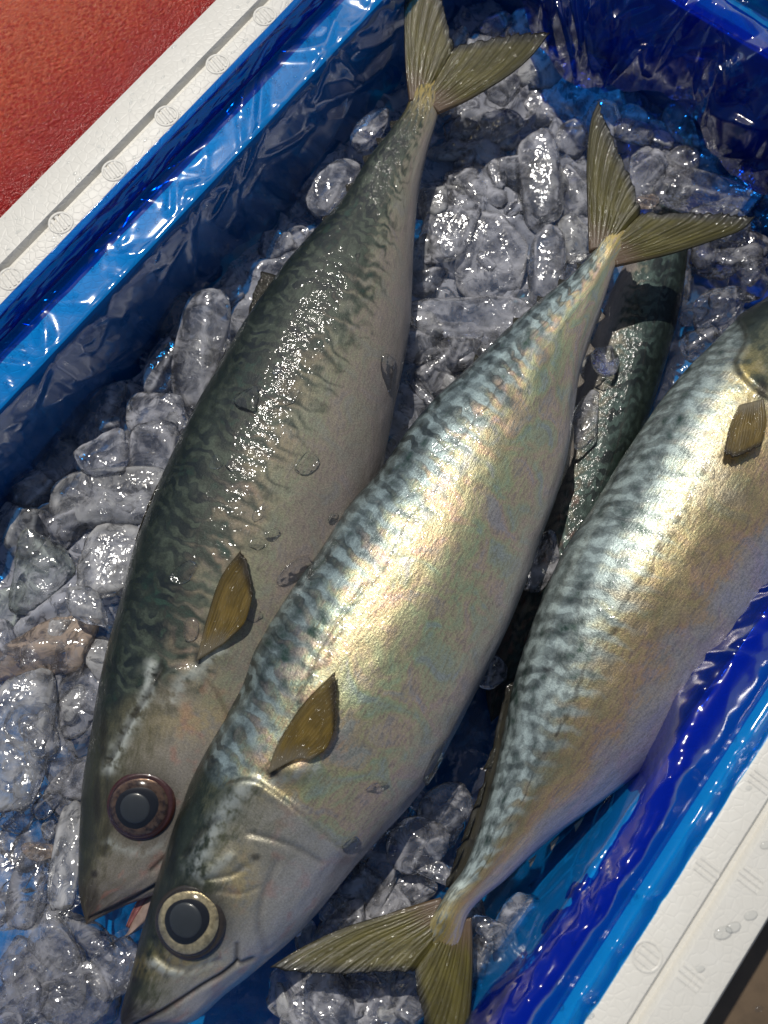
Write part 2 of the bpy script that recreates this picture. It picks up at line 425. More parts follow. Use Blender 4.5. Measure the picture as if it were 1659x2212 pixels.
def sweep(name, profile, mat, parent, n_side=40, n_arc=10, close_profile=False):
    rings = [np.c_[loop_pts(d, n_side, n_arc), np.full(4 * (n_side + n_arc), z)] for d, z in profile]
    n = len(rings[0])
    V = np.vstack([box_pt(r[:, 0], r[:, 1], r[:, 2]) for r in rings])
    F = grid_faces(len(rings), n, True)
    if close_profile:
        k = (len(rings) - 1) * n
        F += [(k + j, k + (j + 1) % n, (j + 1) % n, j) for j in range(n)]
    o = link(name, new_mesh(name, V, F), mat, parent)
    md = o.modifiers.new('edges', 'EDGE_SPLIT'); md.split_angle = math.radians(40)
    return o

foam_box = tag(empty('foam_box', tuple(box_pt(0, 0, ZB))), 'white foam fish box holding the mackerel, its moulded rims at left and lower right', 'box')
def keep(o, parent):                       # parent without moving
    o.parent = parent; o.matrix_parent_inverse = parent.matrix_basis.inverted(); return o
G = 0.0168                                  # groove in the middle of the rim
rim = keep(sweep('rim', [(0.0030, 0.018), (0.0002, 0.021), (0, ZR - 0.002), (0.0012, ZR - 0.0004), (0.003, ZR),
                    (G - 0.0022, ZR), (G - 0.0014, ZR - 0.0010), (G - 0.0006, ZR - 0.0026), (G + 0.0008, ZR - 0.0026), (G + 0.0016, ZR - 0.0010), (G + 0.0024, ZR),
                    (0.0275, ZR), (0.0288, ZR - 0.0005), (0.0294, ZR - 0.002), (0.0298, ZL + 0.0008), (0.0306, ZL),
                    (0.0465, ZL), (0.0478, ZL - 0.0006), (0.0484, ZL - 0.002), (0.0486, ZL - 0.004)], FOAM, None), foam_box)
keep(sweep('wall', [(0.0487, ZL - 0.0041), (0.052, ZF), (0.054, ZF - 0.001), (0.054, ZF - 0.006), (0.012, ZF - 0.006), (0.008, ZB), (0.0032, 0.0178)], FOAM, None), foam_box)
fl = loop_pts(0.0535, 40, 10)
V = np.vstack([box_pt(fl[:, 0], fl[:, 1], ZF), box_pt(fl[:, 0], fl[:, 1], ZB)])
nfl = len(fl)
keep(link('floor', new_mesh('floor', V, [tuple(range(nfl)), tuple(range(2 * nfl - 1, nfl - 1, -1))] + [(j, (j + 1) % nfl, nfl + (j + 1) % nfl, nfl + j) for j in range(nfl)], False), FOAM), foam_box)

def stamp_mesh(name, ring=True, bars=3, R=0.0047, h=0.00011):
    bm = bmesh.new()
    if ring:
        n, prof = 36, [(R - 0.0010, 0), (R - 0.0007, h), (R - 0.0003, h), (R, 0)]
        vs = [[bm.verts.new((r * math.cos(2 * math.pi * i / n), r * math.sin(2 * math.pi * i / n), z)) for r, z in prof] for i in range(n)]
        for i in range(n):
            for k in range(3):
                bm.faces.new((vs[i][k], vs[i][k + 1], vs[(i + 1) % n][k + 1], vs[(i + 1) % n][k]))
    for b in range(bars):
        y = (b - (bars - 1) / 2) * R * 0.46
        L = math.sqrt(max(R * R - y * y, 0)) * (0.72 if ring else 0.95); wd = R * 0.10
        q = [bm.verts.new((sx * L, y + sy * wd * k, hh)) for k, hh in ((1.6, 0), (0.8, h)) for sx, sy in ((-1, -1), (1, -1), (1, 1), (-1, 1))]
        bm.faces.new(q[4:])
        for i in range(4): bm.faces.new((q[i], q[(i + 1) % 4], q[4 + (i + 1) % 4], q[4 + i]))
    me = bpy.data.meshes.new(name); bm.to_mesh(me); bm.free(); me.materials.append(FOAM); return me
st_ring, st_bar = stamp_mesh('emblem'), stamp_mesh('emblem_bars', False, 3, 0.0042)
def place_stamp(x, y, me, rot):
    p = at(x, y, ZR + 0.0001)
    o = link('emblem', me); o.location = p; o.rotation_euler = (0, 0, rot); keep(o, foam_box)
for (x, y) in ((572, 34), (470, 138), (360, 250), (246, 368), (131, 481), (22, 602)):
    place_stamp(x, y, st_ring, TH + math.pi / 2 - 0.25)
place_stamp(1398, 2066, st_ring, TH + math.pi / 2)
for (x, y) in ((1645, 1688), (1528, 1878)): place_stamp(x, y, st_bar, TH + math.pi / 2)
for (x, y) in ((1622, 1900), (1492, 2112)): place_stamp(x, y, st_bar, TH + math.pi / 2)

tb = link('table', new_mesh('table', [(-1.5, -1.5, ZB - 0.004), (1.5, -1.5, ZB - 0.004), (1.5, 1.5, ZB - 0.004), (-1.5, 1.5, ZB - 0.004)], [(0, 1, 2, 3)]), TABLE)
tag(tb, 'dark brown table top under the foam box', 'table', kind='structure')

# ------------------------------------------------------------------ the blue plastic liner
liner = tag(empty('plastic_liner', tuple(box_pt(0, 0, ZF))), 'crumpled translucent blue plastic liner bag spread inside the foam box', 'plastic liner')
NS, NA = 400, 26
NL = 4 * (NS + NA)
def side_weight(j):                          # smooth weights of left, back, right, near along the loop
    per = NS + NA
    k = (np.arange(NL) / per) % 4
    W = []
    for s in range(4):
        c = s + 0.45
        d = np.abs((k - c + 2) % 4 - 2)
        W.append(np.clip((0.62 - d) / 0.18, 0, 1))
    W = np.array(W); return W / W.sum(0)
SW = side_weight(0)
def loop_len():
    P = loop_pts(0.035, NS, NA); d = np.linalg.norm(np.roll(P, -1, 0) - P, axis=1)
    return np.r_[0, np.cumsum(d)[:-1]]
LP = loop_len()

def film_sheet(name, prof_per_side, nq, disp, parent, blur=1, loose=False, mat=None, reach=None):
    """prof_per_side: for left, back, right, near a list of (inset, z); disp(p, q) pushes the sheet off the foam"""
    rings = []
    q = np.linspace(0, 1, nq)
    curves = [polyline(pr, nq) for pr in prof_per_side]
    pts = np.zeros((nq, NL, 3))
    base_cache = {}
    for i in range(nq):
        ins = sum(SW[s] * curves[s][i, 0] for s in range(4))
        z = sum(SW[s] * curves[s][i, 1] for s in range(4))
        if reach is not None:
            first = sum(SW[s] * curves[s][0, 0] for s in range(4)); ins = first + (ins - first) * reach
        lo, hi = ins.min(), ins.max()
        if hi - lo < 1e-6:
            ab = loop_pts(lo, NS, NA)
        else:
            P0, P1 = loop_pts(lo, NS, NA), loop_pts(hi, NS, NA)
            t = ((ins - lo) / (hi - lo))[:, None]; ab = P0 + (P1 - P0) * t
        pts[i] = box_pt(ab[:, 0], ab[:, 1], z)
    du = np.roll(pts, -1, 1) - np.roll(pts, 1, 1); dq = np.gradient(pts, axis=0)
    nrm = np.cross(dq, du); nrm /= np.linalg.norm(nrm, axis=2, keepdims=True) + 1e-12
    ctr = box_pt(0, 0, 0.05) - pts
    nrm *= np.sign((nrm * ctr).sum(2, keepdims=True))
    pp, qq = np.meshgrid(LP, q)
    dsp = disp(pp, qq)
    for _ in range(blur):
        dsp = 0.25 * (np.roll(dsp, 1, 1) + np.roll(dsp, -1, 1)) + 0.5 * dsp
        e_ = np.pad(dsp, ((1, 1), (0, 0)), 'edge'); dsp = 0.25 * (e_[:-2] + e_[2:]) + 0.5 * dsp
    if loose:                                   # a hanging fold moves up and inwards rather than along its own bend
        ci = -pts * np.array([1, 1, 0]); ci /= np.linalg.norm(ci, axis=2, keepdims=True) + 1e-9
        nrm = ci * 0.35 + np.array([0, 0, 1.0])
    pts = pts + nrm * dsp[..., None]
    me = new_mesh(name, pts.reshape(-1, 3), grid_array(nq, NL, True))
    return keep(link(name, me, mat or FILM), parent)

prof = [(0.0284, ZR + 0.0002), (0.0290, ZR - 0.001), (0.0297, ZL + 0.004), (0.0306, ZL + 0.0012), (0.034, ZL + 0.0005), (0.046, ZL + 0.0005), (0.0490, ZL - 0.001), (0.0502, ZL - 0.02),
        (0.0530, -0.025), (0.0570, -0.050), (0.062, ZF + 0.004), (0.10, ZF + 0.003), (0.150, ZF + 0.003)]
def creases(p, y, n, length, width, height, y_range, slant, rng):
    """straight sharp folds: tents along short lines; p and y are metres along and across the sheet"""
    out = np.zeros_like(p)
    Lmax = p.max()
    for k in range(n):
        cp, cy_ = rng.uniform(0, Lmax), rng.uniform(*y_range)
        an = rng.choice((-1, 1)) * rng.uniform(*slant); L = rng.uniform(*length) / 2; w_ = rng.uniform(*width); h_ = rng.uniform(*height)
        lo, hi = np.searchsorted(p[0], (cp - L - w_, cp + L + w_))
        if hi <= lo: continue
        dx, dy = p[:, lo:hi] - cp, y[:, lo:hi] - cy_
        u = dx * math.cos(an) + dy * math.sin(an); v_ = -dx * math.sin(an) + dy * math.cos(an) + 0.002 * np.sin(u * 90 + k)
        t_ = np.clip(1 - np.abs(v_) / w_, 0, 1) * np.clip((1 - np.abs(u) / L) * 2.2, 0, 1)
        out[:, lo:hi] = np.maximum(out[:, lo:hi], t_ * h_)
    return out

def d_bag(p, q):
    y = q * 0.185; rng = np.random.default_rng(5)
    wz = np.clip((q - 0.30) / 0.10, 0, 1); lz = 1 - wz
    led = creases(p, y, 330, (0.012, 0.045), (0.0022, 0.0050), (0.0004, 0.0014), (0.0, 0.045), (0.25, 1.3), rng)
    fine = creases(p, y, 420, (0.005, 0.018), (0.0010, 0.0020), (0.0002, 0.0005), (0.0, 0.050), (0.2, 1.5), rng)
    wal = creases(p, y, 70, (0.04, 0.14), (0.006, 0.014), (0.0006, 0.0022), (0.045, 0.120), (0.05, 0.7), rng)
    soft = 0.0006 * fbm(p * 24 + q * 6, q * 4, 7, 2)
    return 0.0003 + led + fine + wal + lz * soft + wz * 0.003 * fbm(p * 9 + q * 3, q * 4.5, 4, 2) ** 2
film_sheet('bag_sheet', [prof] * 4, 190, d_bag, liner, 0)
# the turned-down hem: lies in the step at the left, hangs over the inside at the back and the right
hemL = [(0.0272, ZR + 0.0012), (0.0285, ZR + 0.0030), (0.0300, ZR + 0.0005), (0.0306, ZL + 0.0050), (0.0314, ZL + 0.0026), (0.0320, ZL + 0.0030), (0.0314, ZL + 0.0040)]
hemB = [(0.040, ZL + 0.0035), (0.046, ZL + 0.0080), (0.054, ZL + 0.0080), (0.062, ZL + 0.001), (0.068, 0.013), (0.072, 0.002), (0.073, -0.006)]
hemR = [(0.0345, ZL + 0.0012), (0.039, ZL + 0.0050), (0.047, ZL + 0.0085), (0.053, ZL + 0.0065), (0.057, ZL - 0.001), (0.0580, ZL - 0.010), (0.0570, ZL - 0.018)]
def d_hem(p, q):
    y = q * 0.045; rng = np.random.default_rng(9)
    amt = np.clip(q * 1.6, 0.15, 1.0)
    big = np.maximum(0.010 * (fbm(p * 11, q * 1.2, 21, 2) - 0.45), -0.004)
    c1 = creases(p, y, 360, (0.02, 0.06), (0.005, 0.011), (0.0015, 0.0050), (0.0, 0.045), (0.3, 1.4), rng)
    c2 = creases(p, y, 700, (0.008, 0.03), (0.002, 0.005), (0.0005, 0.0018), (0.0, 0.045), (0.1, 1.5), rng)
    k = SW[0] * 0.30 + SW[1] * 1.35 + SW[2] * 0.8 + SW[3] * 0.6
    return 0.0006 + amt * k * (big + c1 + c2)
film_sheet('folded_hem', [hemL, hemB, hemR, hemR], 100, d_hem, liner, 0, True, FILM_FOLD, 1 - SW[2] * (0.80 - 0.95 * fbm(LP * 13, LP * 0 + 2, 61, 2)) - SW[1] * (0.5 - fbm(LP * 16, LP * 0 + 5, 62, 2)) * 0.9)

# ------------------------------------------------------------------ fish
class Fish:
    pass

def build_body(name, axis, D, V, zc, ratio, mat, parent, N=400, M=300, feats=(), head_px=None, flip=1, gold=None, s_len=None, roll=0.0):
    """loft of rings between the traced outlines of back (D) and belly (V); snout first"""
    a0, a1 = np.array(axis[0], float), np.array(axis[1], float)
    ax = (a1 - a0) / np.linalg.norm(a1 - a0); nrm = np.array([-ax[1], ax[0]])
    def sd(pts):
        p = np.array(pts, float) - a0; s = p @ ax; d = p @ nrm
        o = np.argsort(s); return s[o], d[o]
    sD, dD = sd(D); sV, dV = sd(V)
    smin, smax = max(sD[0], sV[0]), min(sD[-1], sV[-1])
    t = np.linspace(0, 1, N); t = np.where(t < 0.5, t, t)
    tt = 0.55 * t ** 1.6 + 0.45 * t
    s = smin + (smax - smin) * tt
    oD, oV = pchip(sD, dD, s), pchip(sV, dV, s)
    f = (s - smin) / (smax - smin)
    z = pchip([k[0] for k in zc], [k[1] for k in zc], f)
    pD = at(*(a0[:, None] + ax[:, None] * s + nrm[:, None] * oD), z)
    pV = at(*(a0[:, None] + ax[:, None] * s + nrm[:, None] * oV), z)
    C = (pD + pV) / 2; H = pD - pV; h = np.linalg.norm(H, axis=1) / 2
    e1 = H / (2 * h[:, None] + 1e-9)
    if h[0] < 1e-6: e1[0] = e1[1]
    if h[-1] < 1e-6: e1[-1] = e1[-2]
    tang = np.gradient(C, axis=0); tang /= np.linalg.norm(tang, axis=1, keepdims=True)
    e2 = np.cross(tang, e1); e2 /= np.linalg.norm(e2, axis=1, keepdims=True)
    e2 *= np.sign(e2[:, 2:3])
    rt = pchip([k[0] for k in ratio], [k[1] for k in ratio], f)
    th = np.linspace(0, 2 * math.pi, M, endpoint=False)
    ct, st = np.cos(th), np.sin(th)
    pw = 0.93
    cx = np.sign(ct) * np.abs(ct) ** 1.0; sy = np.sign(st) * np.abs(st) ** pw
    # back a little fuller than the belly
    R = C[:, None, :] + e1[:, None, :] * (h[:, None] * cx)[..., None] + e2[:, None, :] * ((h * rt)[:, None] * sy * (1 + 0.06 * cx))[..., None]
    arc = np.r_[0, np.cumsum(np.linalg.norm(np.diff(C, axis=0), axis=1))]
    vv = np.where(th <= math.pi, th / math.pi, 2 - th / math.pi)
    # displacement of traced features on the upper side
    P = R.reshape(-1, 3)
    du = np.gradient(R, axis=0); dv = np.roll(R, -1, 1) - np.roll(R, 1, 1)
    nr = np.cross(du, dv).reshape(-1, 3); nr /= np.linalg.norm(nr, axis=1, keepdims=True) + 1e-12
    nr *= np.sign(((P - np.repeat(C, M, 0)) * nr).sum(1, keepdims=True) + 1e-12)
    topw = np.clip((np.tile(st, N) + 0.05) / 0.25, 0, 1)
    px = to_px(P)
    disp = np.zeros(len(P)); mask = np.zeros((len(P), 4))
    for ft in feats:
        k = ft[0]
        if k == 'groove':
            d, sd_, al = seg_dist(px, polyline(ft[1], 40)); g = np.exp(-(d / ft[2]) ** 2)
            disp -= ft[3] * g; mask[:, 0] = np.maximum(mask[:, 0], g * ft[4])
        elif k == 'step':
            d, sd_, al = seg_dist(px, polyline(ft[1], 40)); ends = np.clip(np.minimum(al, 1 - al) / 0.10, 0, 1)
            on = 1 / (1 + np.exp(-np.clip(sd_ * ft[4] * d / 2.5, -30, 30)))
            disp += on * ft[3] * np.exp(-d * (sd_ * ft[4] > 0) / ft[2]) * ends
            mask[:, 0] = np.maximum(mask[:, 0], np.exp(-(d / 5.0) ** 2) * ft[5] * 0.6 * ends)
        elif k == 'bulge':
            r = np.linalg.norm((px - np.array(ft[1])) / np.array(ft[2]), axis=1); disp += ft[3] * np.exp(-r ** 2)
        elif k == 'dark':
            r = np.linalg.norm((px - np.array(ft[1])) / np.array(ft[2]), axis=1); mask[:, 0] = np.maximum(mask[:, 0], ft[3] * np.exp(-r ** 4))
        elif k == 'silver':
            d, sd_, al = seg_dist(px, polyline(ft[1], 40)); wob = 0.55 + 0.9 * fbm(px[:, 0] / 14, px[:, 1] / 14, 77, 3)
            g = np.exp(-(d / (ft[2] * wob)) ** 2); mask[:, 3] = np.maximum(mask[:, 3], g * ft[4]); disp += ft[3] * g
        elif k == 'gold':
            r = np.linalg.norm((px - np.array(ft[1])) / np.array(ft[2]), axis=1); mask[:, 2] = np.maximum(mask[:, 2], ft[3] * np.exp(-r ** 2))
    # soft unevenness of flesh
    ss, tv = np.meshgrid(arc, th, indexing='ij')
    lump = 0.0010 * (fbm(ss * 45 + 7 * len(name), tv * 2.2, 31, 3) - 0.5).ravel() * np.clip(np.repeat(h, M) / 0.02, 0, 1)
    P = P + nr * ((disp + lump) * topw)[:, None]
    if head_px is not None:
        d, sd_, al = seg_dist(px, polyline(head_px, 30)); mask[:, 1] = np.clip(0.5 + (sd_ * flip) * d / 30.0, 0, 1)
    me = new_mesh('body', np.vstack([P, C[:1], C[-1:]]), grid_faces(N, M, True)
                  + [(j, (j + 1) % M, N * M) for j in range(M)] + [((N - 1) * M + (j + 1) % M, (N - 1) * M + j, N * M + 1) for j in range(M)])
    uvx = np.repeat(arc * 10.0, M); uvy = np.tile(vv, N)
    set_uv(me, np.vstack([np.c_[uvx, uvy], [[0, 0.5], [arc[-1] * 10, 0.5]]]))
    set_attr(me, 'mask', np.vstack([mask, mask[:1], mask[-1:]]))
    o = link('body', me, mat, parent)
    fsh = Fish(); fsh.o = o; fsh.P = P; fsh.top = np.tile(st, N) > 0.05; fsh.nr = nr; fsh.px = to_px(P); fsh.root = parent
    return fsh

def surf(f, x, y):
    i = np.where(f.top)[0]
    d = np.linalg.norm(f.px[i] - np.array([x, y]), axis=1)
    k = i[np.argsort(d)[:6]]
    n = f.nr[k].mean(0); return f.P[k].mean(0), n / np.linalg.norm(n)

def fin(name, parent, mat, base, margin, e0, e1, zfun, nr_=44, nt_=30, thick=0.00055, rays=14, fray=0.0, seed=1):
    """a finned sheet: base -> margin, bounded by the edges e0 and e1 (all traced points), with real thickness and rays"""
    b, m_, c0, c1 = polyline(base, nr_), polyline(margin, nr_), polyline(e0, nt_), polyline(e1, nt_)
    r = np.linspace(0, 1, nr_)[None, :, None]; t = np.linspace(0, 1, nt_)[:, None, None]
    S = (1 - t) * b[None] + t * m_[None] + (1 - r) * c0[:, None] + r * c1[:, None] \
        - ((1 - r) * (1 - t) * b[0] + r * (1 - t) * b[-1] + (1 - r) * t * m_[0] + r * t * m_[-1])
    rr, tt = np.broadcast_arrays(r[..., 0], t[..., 0])
    if fray:
        k = vnoise(rr * nr_ * 0.55, rr * 0 + 3, seed) - 0.35
        dirv = S[-1] - S[-4]; dirv /= np.linalg.norm(dirv, axis=1, keepdims=True) + 1e-9
        S = S + dirv[None] * (fray * k * np.clip((tt - 0.8) / 0.2, 0, 1))[..., None]
    z = zfun(rr, tt)
    P = at(S[..., 0], S[..., 1], z)
    edge = np.minimum(np.minimum(rr, 1 - rr) / 0.06, 1) * 0.8 + 0.2
    th = thick * (1 - 0.72 * tt) * edge
    wv = 0.00016 * np.sin(rr * rays * 2 * math.pi) * np.clip(tt * 4, 0, 1)
    und = 0.0006 * (fbm(rr * 5, tt * 3, seed + 5, 2) - 0.5) * tt
    top = P + np.array([0, 0, 1.0]) * (th + wv + und)[..., None]
    bot = P + np.array([0, 0, 1.0]) * (-th + wv + und)[..., None]
    n = nr_ * nt_
    V = np.vstack([top.reshape(-1, 3), bot.reshape(-1, 3)])
    F = grid_faces(nt_, nr_); F = F + [tuple(n + i for i in reversed(q)) for q in F]
    ring = [i for i in range(nr_)] + [nr_ * k + nr_ - 1 for k in range(1, nt_)] + [nr_ * (nt_ - 1) + i for i in range(nr_ - 2, -1, -1)] + [nr_ * k for k in range(nt_ - 2, 0, -1)]
    F = F + [(ring[i], n + ring[i], n + ring[(i + 1) % len(ring)], ring[(i + 1) % len(ring)]) for i in range(len(ring))]
    me = new_mesh(name, V, F)
    uv = np.stack([rr, tt], -1).reshape(-1, 2); set_uv(me, np.vstack([uv, uv]))
    return link(name, me, mat, parent)

def tail(parent, z0, up, lo, seed=1, fray=9.0, z_up=0.004, z_lo=0.004):
    """up / lo: dicts with base, outer edge, margin (tip -> fork), inner (base middle -> fork)"""
    for k, (L, zt) in enumerate(((up, z_up), (lo, z_lo))):
        base = [L['outer'][0], L['mid']]
        e0, e1 = L['outer'], [L['mid'], L['fork']]
        o = fin('tail_lobe', parent, TAILFIN, base, [L['outer'][-1]] + L['margin'] + [L['fork']], e0, e1,
                lambda r, t, zt=zt: z0 + zt * t ** 1.5 * (1 - r) ** 0.7 + 0.002 * t * r, 60, 54, 0.0011, 13, fray, seed + k)

def finlets(parent, pts, mat, z, name='finlet'):
    for i, (a, b, tip) in enumerate(pts):
        a, b, tip = np.array(a, float), np.array(b, float), np.array(tip, float)
        fin(name, parent, mat, [a, b], [tip, tip + (b - a) * 0.10], [a, (a + tip) / 2 + (a - b) * 0.06, tip], [b, (b + tip) / 2, tip + (b - a) * 0.10],
            lambda r, t: z - 0.0015 * t + 0 * r, 12, 12, 0.0006, 4, 3.0, 40 + i)

def eye(f, x, y, R, r_in, socket, iris, off=(0, 0), flat=0.30):
    p, n = surf(f, x, y)
    n = n + np.array([0, 0, 0.35]); n /= np.linalg.norm(n)
    k = px_size(1.0, p[2])
    rot = Vector((0, 0, 1)).rotation_difference(Vector(n)).to_matrix().to_4x4()
    base = Matrix.Translation(Vector(p + n * 0.0011)) @ rot
    def lathe(name, prof, mat, parent, n_=64, dx=0.0, dy=0.0, wob=0.0):
        V, F = [], []
        for r, z in prof:
            for i in range(n_):
                a = 2 * math.pi * i / n_; q = r * (1 + wob * math.sin(2 * a + 0.7) + wob * 0.5 * math.sin(3 * a))
                V.append(base @ Vector((q * math.cos(a) * k + dx * k, q * math.sin(a) * k + dy * k, z * k)))
        F = grid_faces(len(prof), n_, True)
        V.append(base @ Vector((dx * k, dy * k, prof[-1][1] * k))); c = len(V) - 1; o = (len(prof) - 1) * n_
        F += [(o + i, o + (i + 1) % n_, c) for i in range(n_)]
        return link(name, new_mesh(name, V, F), mat, parent)
    e = lathe('eye', [(R * 1.08, -5), (R * 1.02, -0.3), (R * 0.98, 0.8), (R * 0.90, 0.6), (R * 0.5, 0.4)], socket, f.root, wob=0.025)
    lathe('iris', [(R * 0.92, 0.0), (R * 0.89, 1.2), (R * 0.83, 1.8), (R * 0.75, 1.9), (R * 0.70, 1.5), (R * 0.66, 0.9), (R * 0.60, 0.6)], iris, e, dx=off[0] * 0.3, dy=off[1] * 0.3, wob=0.04)
    lathe('pupil', [(R * 0.70, 0.4), (R * 0.66, 1.3), (R * 0.58, 2.0), (R * 0.30, 2.4)], EYE_DARK, e, dx=off[0] * 0.9, dy=off[1] * 0.9, wob=0.075)
    prof_ = [(r_in * math.cos(a), 1.9 + r_in * 0.16 * math.sin(a)) for a in np.linspace(0, 1.5, 10)]
    lathe('lens', prof_, EYE_LENS, e, dx=off[0], dy=off[1])
    prof_ = [(R * 0.96 * math.cos(a), 0.2 + R * 0.32 * math.sin(a)) for a in np.linspace(0, 1.55, 18)]
    lathe('cornea', prof_, CORNEA, e, dx=off[0] * 0.3, dy=off[1] * 0.3)

RAT = [(0, 0.55), (0.08, 0.60), (0.25, 0.66), (0.5, 0.66), (0.75, 0.60), (0.90, 0.55), (0.955, 0.50), (0.985, 0.22), (1, 0.06)]

# --- leftmost mackerel
r1 = tag(empty('mackerel', tuple(at(500, 1150, -0.025))), 'dull dark-backed mackerel nearest the left liner wall, its mouth open and eye bloodshot', 'fish', 'mackerel laid on the ice')
SK1 = make_skin('mackerel_skin_dull', back=0.47, gloss=0.18, bars=1.0, warm=0.6, seed=1.0, dull=0.62, light=(0.050, 0.064, 0.046), deepv=0.34, wild=19.0)
D1 = [(186, 1997), (172, 1930), (174, 1825), (184, 1700), (200, 1600), (220, 1475), (240, 1387), (270, 1287), (305, 1162), (335, 1085), (390, 960), (430, 880), (470, 808), (510, 735),
      (565, 650), (625, 565), (685, 497), (738, 438), (792, 350), (842, 285), (880, 228), (896, 175), (930, 135)]
V1 = [(186, 1997), (245, 1968), (300, 1945), (355, 1925), (430, 1870), (510, 1770), (580, 1640), (650, 1500), (720, 1350), (780, 1180), (825, 1015), (837, 955), (852, 880), (872, 785), (886, 700),
      (891, 600), (896, 500), (907, 400), (926, 320), (946, 248), (958, 180), (950, 135)]
Z1 = [(0, -0.006), (0.2, -0.004), (0.5, -0.001), (0.8, 0.005), (1, 0.012)]
f1 = build_body('fish_a', ((230, 1960), (925, 200)), D1, V1, Z1, RAT, SK1, r1, head_px=[(200, 1560), (300, 1500), (400, 1490), (470, 1560), (520, 1700)], flip=1,
                feats=[('groove', [(196, 1985), (245, 1962), (300, 1934), (345, 1910)], 5, 0.0008, 0.8),
                       ('step', [(300, 1500), (380, 1440), (440, 1460), (490, 1540), (520, 1640)], 45, 0.0012, 1, 0.6),
                       ('groove', [(240, 1640), (280, 1560), (320, 1500), (350, 1440)], 7, 0.0010, 0.75),
                       ('groove', [(222, 1850), (232, 1780), (228, 1700), (238, 1640)], 6, 0.0006, 0.5),
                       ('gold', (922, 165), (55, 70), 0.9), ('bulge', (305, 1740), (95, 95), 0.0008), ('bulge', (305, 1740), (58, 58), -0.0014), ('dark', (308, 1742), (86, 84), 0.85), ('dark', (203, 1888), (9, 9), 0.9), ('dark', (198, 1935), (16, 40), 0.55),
                       ('silver', [(238, 1660), (262, 1605), (285, 1560), (318, 1500), (330, 1440)], 13, 0.0006, 0.9), ('silver', [(370, 1520), (400, 1470), (440, 1440)], 16, 0.0003, 0.5), ('bulge', (462, 1412), (40, 26), 0.0012), ('silver', [(440, 1430), (480, 1402)], 14, 0.0, 0.6), ('dark', (428, 1420), (9, 24), 0.9), ('dark', (212, 1720), (10, 60), 0.7), ('dark', (225, 1600), (9, 70), 0.6), ('silver', [(235, 1820), (300, 1840), (350, 1825)], 10, 0.0, 0.5), ('gold', (430, 1560), (90, 50), 0.35), ('groove', [(330, 1880), (380, 1830), (430, 1760)], 6, 0.0007, 0.4)])
eye(f1, 305, 1740, 63, 30, EYE_SOCKET_RED, EYE_BRONZE, (-10, -4))
tail(r1, 0.0118, dict(outer=[(884, 222), (876, 150), (873, 80), (874, 0), (882, -70), (895, -120)], margin=[(925, -60), (952, 0), (965, 55)], fork=(980, 104), mid=(918, 215)),
     dict(outer=[(948, 246), (990, 228), (1030, 207), (1100, 163), (1150, 120), (1187, 73)], margin=[(1110, 76), (1040, 90)], fork=(980, 104), mid=(918, 215)), 3, 9.0, 0.006, 0.002)
p, n = surf(f1, 470, 1400)
fin('pectoral_fin', r1, SIDEFIN, [(424, 1428), (490, 1385)], [(520, 1188), (536, 1225), (546, 1285)], [(424, 1428), (446, 1340), (476, 1250), (520, 1188)], [(490, 1385), (528, 1345), (546, 1285)],
    lambda r, t: p[2] + 0.0010 + 0.0030 * t + 0.001 * r, 40, 36, 0.0006, 12, 6, 71)
fin('dorsal_fin', r1, DARKFIN, [(300, 1170), (345, 1075), (395, 980)], [(292, 1168), (330, 1068), (388, 962)], [(300, 1170), (296, 1169), (292, 1168)], [(395, 980), (391, 971), (388, 962)], lambda r, t: 0.001 + 0.002 * t, 40, 8, 0.0009, 9, 2, 72)
fin('dorsal_fin', r1, DARKFIN, [(535, 700), (570, 648), (605, 598)], [(538, 668), (552, 622), (566, 586)], [(535, 700), (536, 684), (538, 668)], [(605, 598), (585, 591), (566, 586)], lambda r, t: 0.003 - 0.003 * t, 30, 14, 0.0006, 9, 5, 73)
finlets(r1, [((700, 484), (722, 460), (696, 470)), ((752, 420), (772, 388), (746, 402)), ((790, 356), (806, 330), (783, 340)), ((818, 316), (834, 296), (812, 300)), ((846, 282), (862, 258), (842, 264))], DARKFIN, 0.007)
jaw = fin('lower_jaw', r1, simple('pale_jaw', (0.30, 0.22, 0.18), 0.4, 0, 0.6, 300, 0.6, 0.4), [(322, 1925), (365, 1950)], [(268, 2022), (285, 2018)], [(322, 1925), (296, 1970), (276, 2012), (268, 2022)], [(365, 1950), (330, 1990), (285, 2018)],
          lambda r, t: -0.010 - 0.003 * t + 0.003 * np.sin(r * 3.14), 16, 20, 0.002, 2, 0, 74)
fin('mouth_lining', jaw, simple('pink_mouth', (0.26, 0.10, 0.085), 0.35, 0, 0.8, 300, 0.5, 0.4), [(300, 1938), (330, 1930)], [(272, 2000), (280, 2005)], [(300, 1938), (284, 1970), (272, 2000)], [(330, 1930), (303, 1975), (280, 2005)],
    lambda r, t: -0.0075 - 0.004 * t, 12, 14, 0.0012, 2, 0, 75)

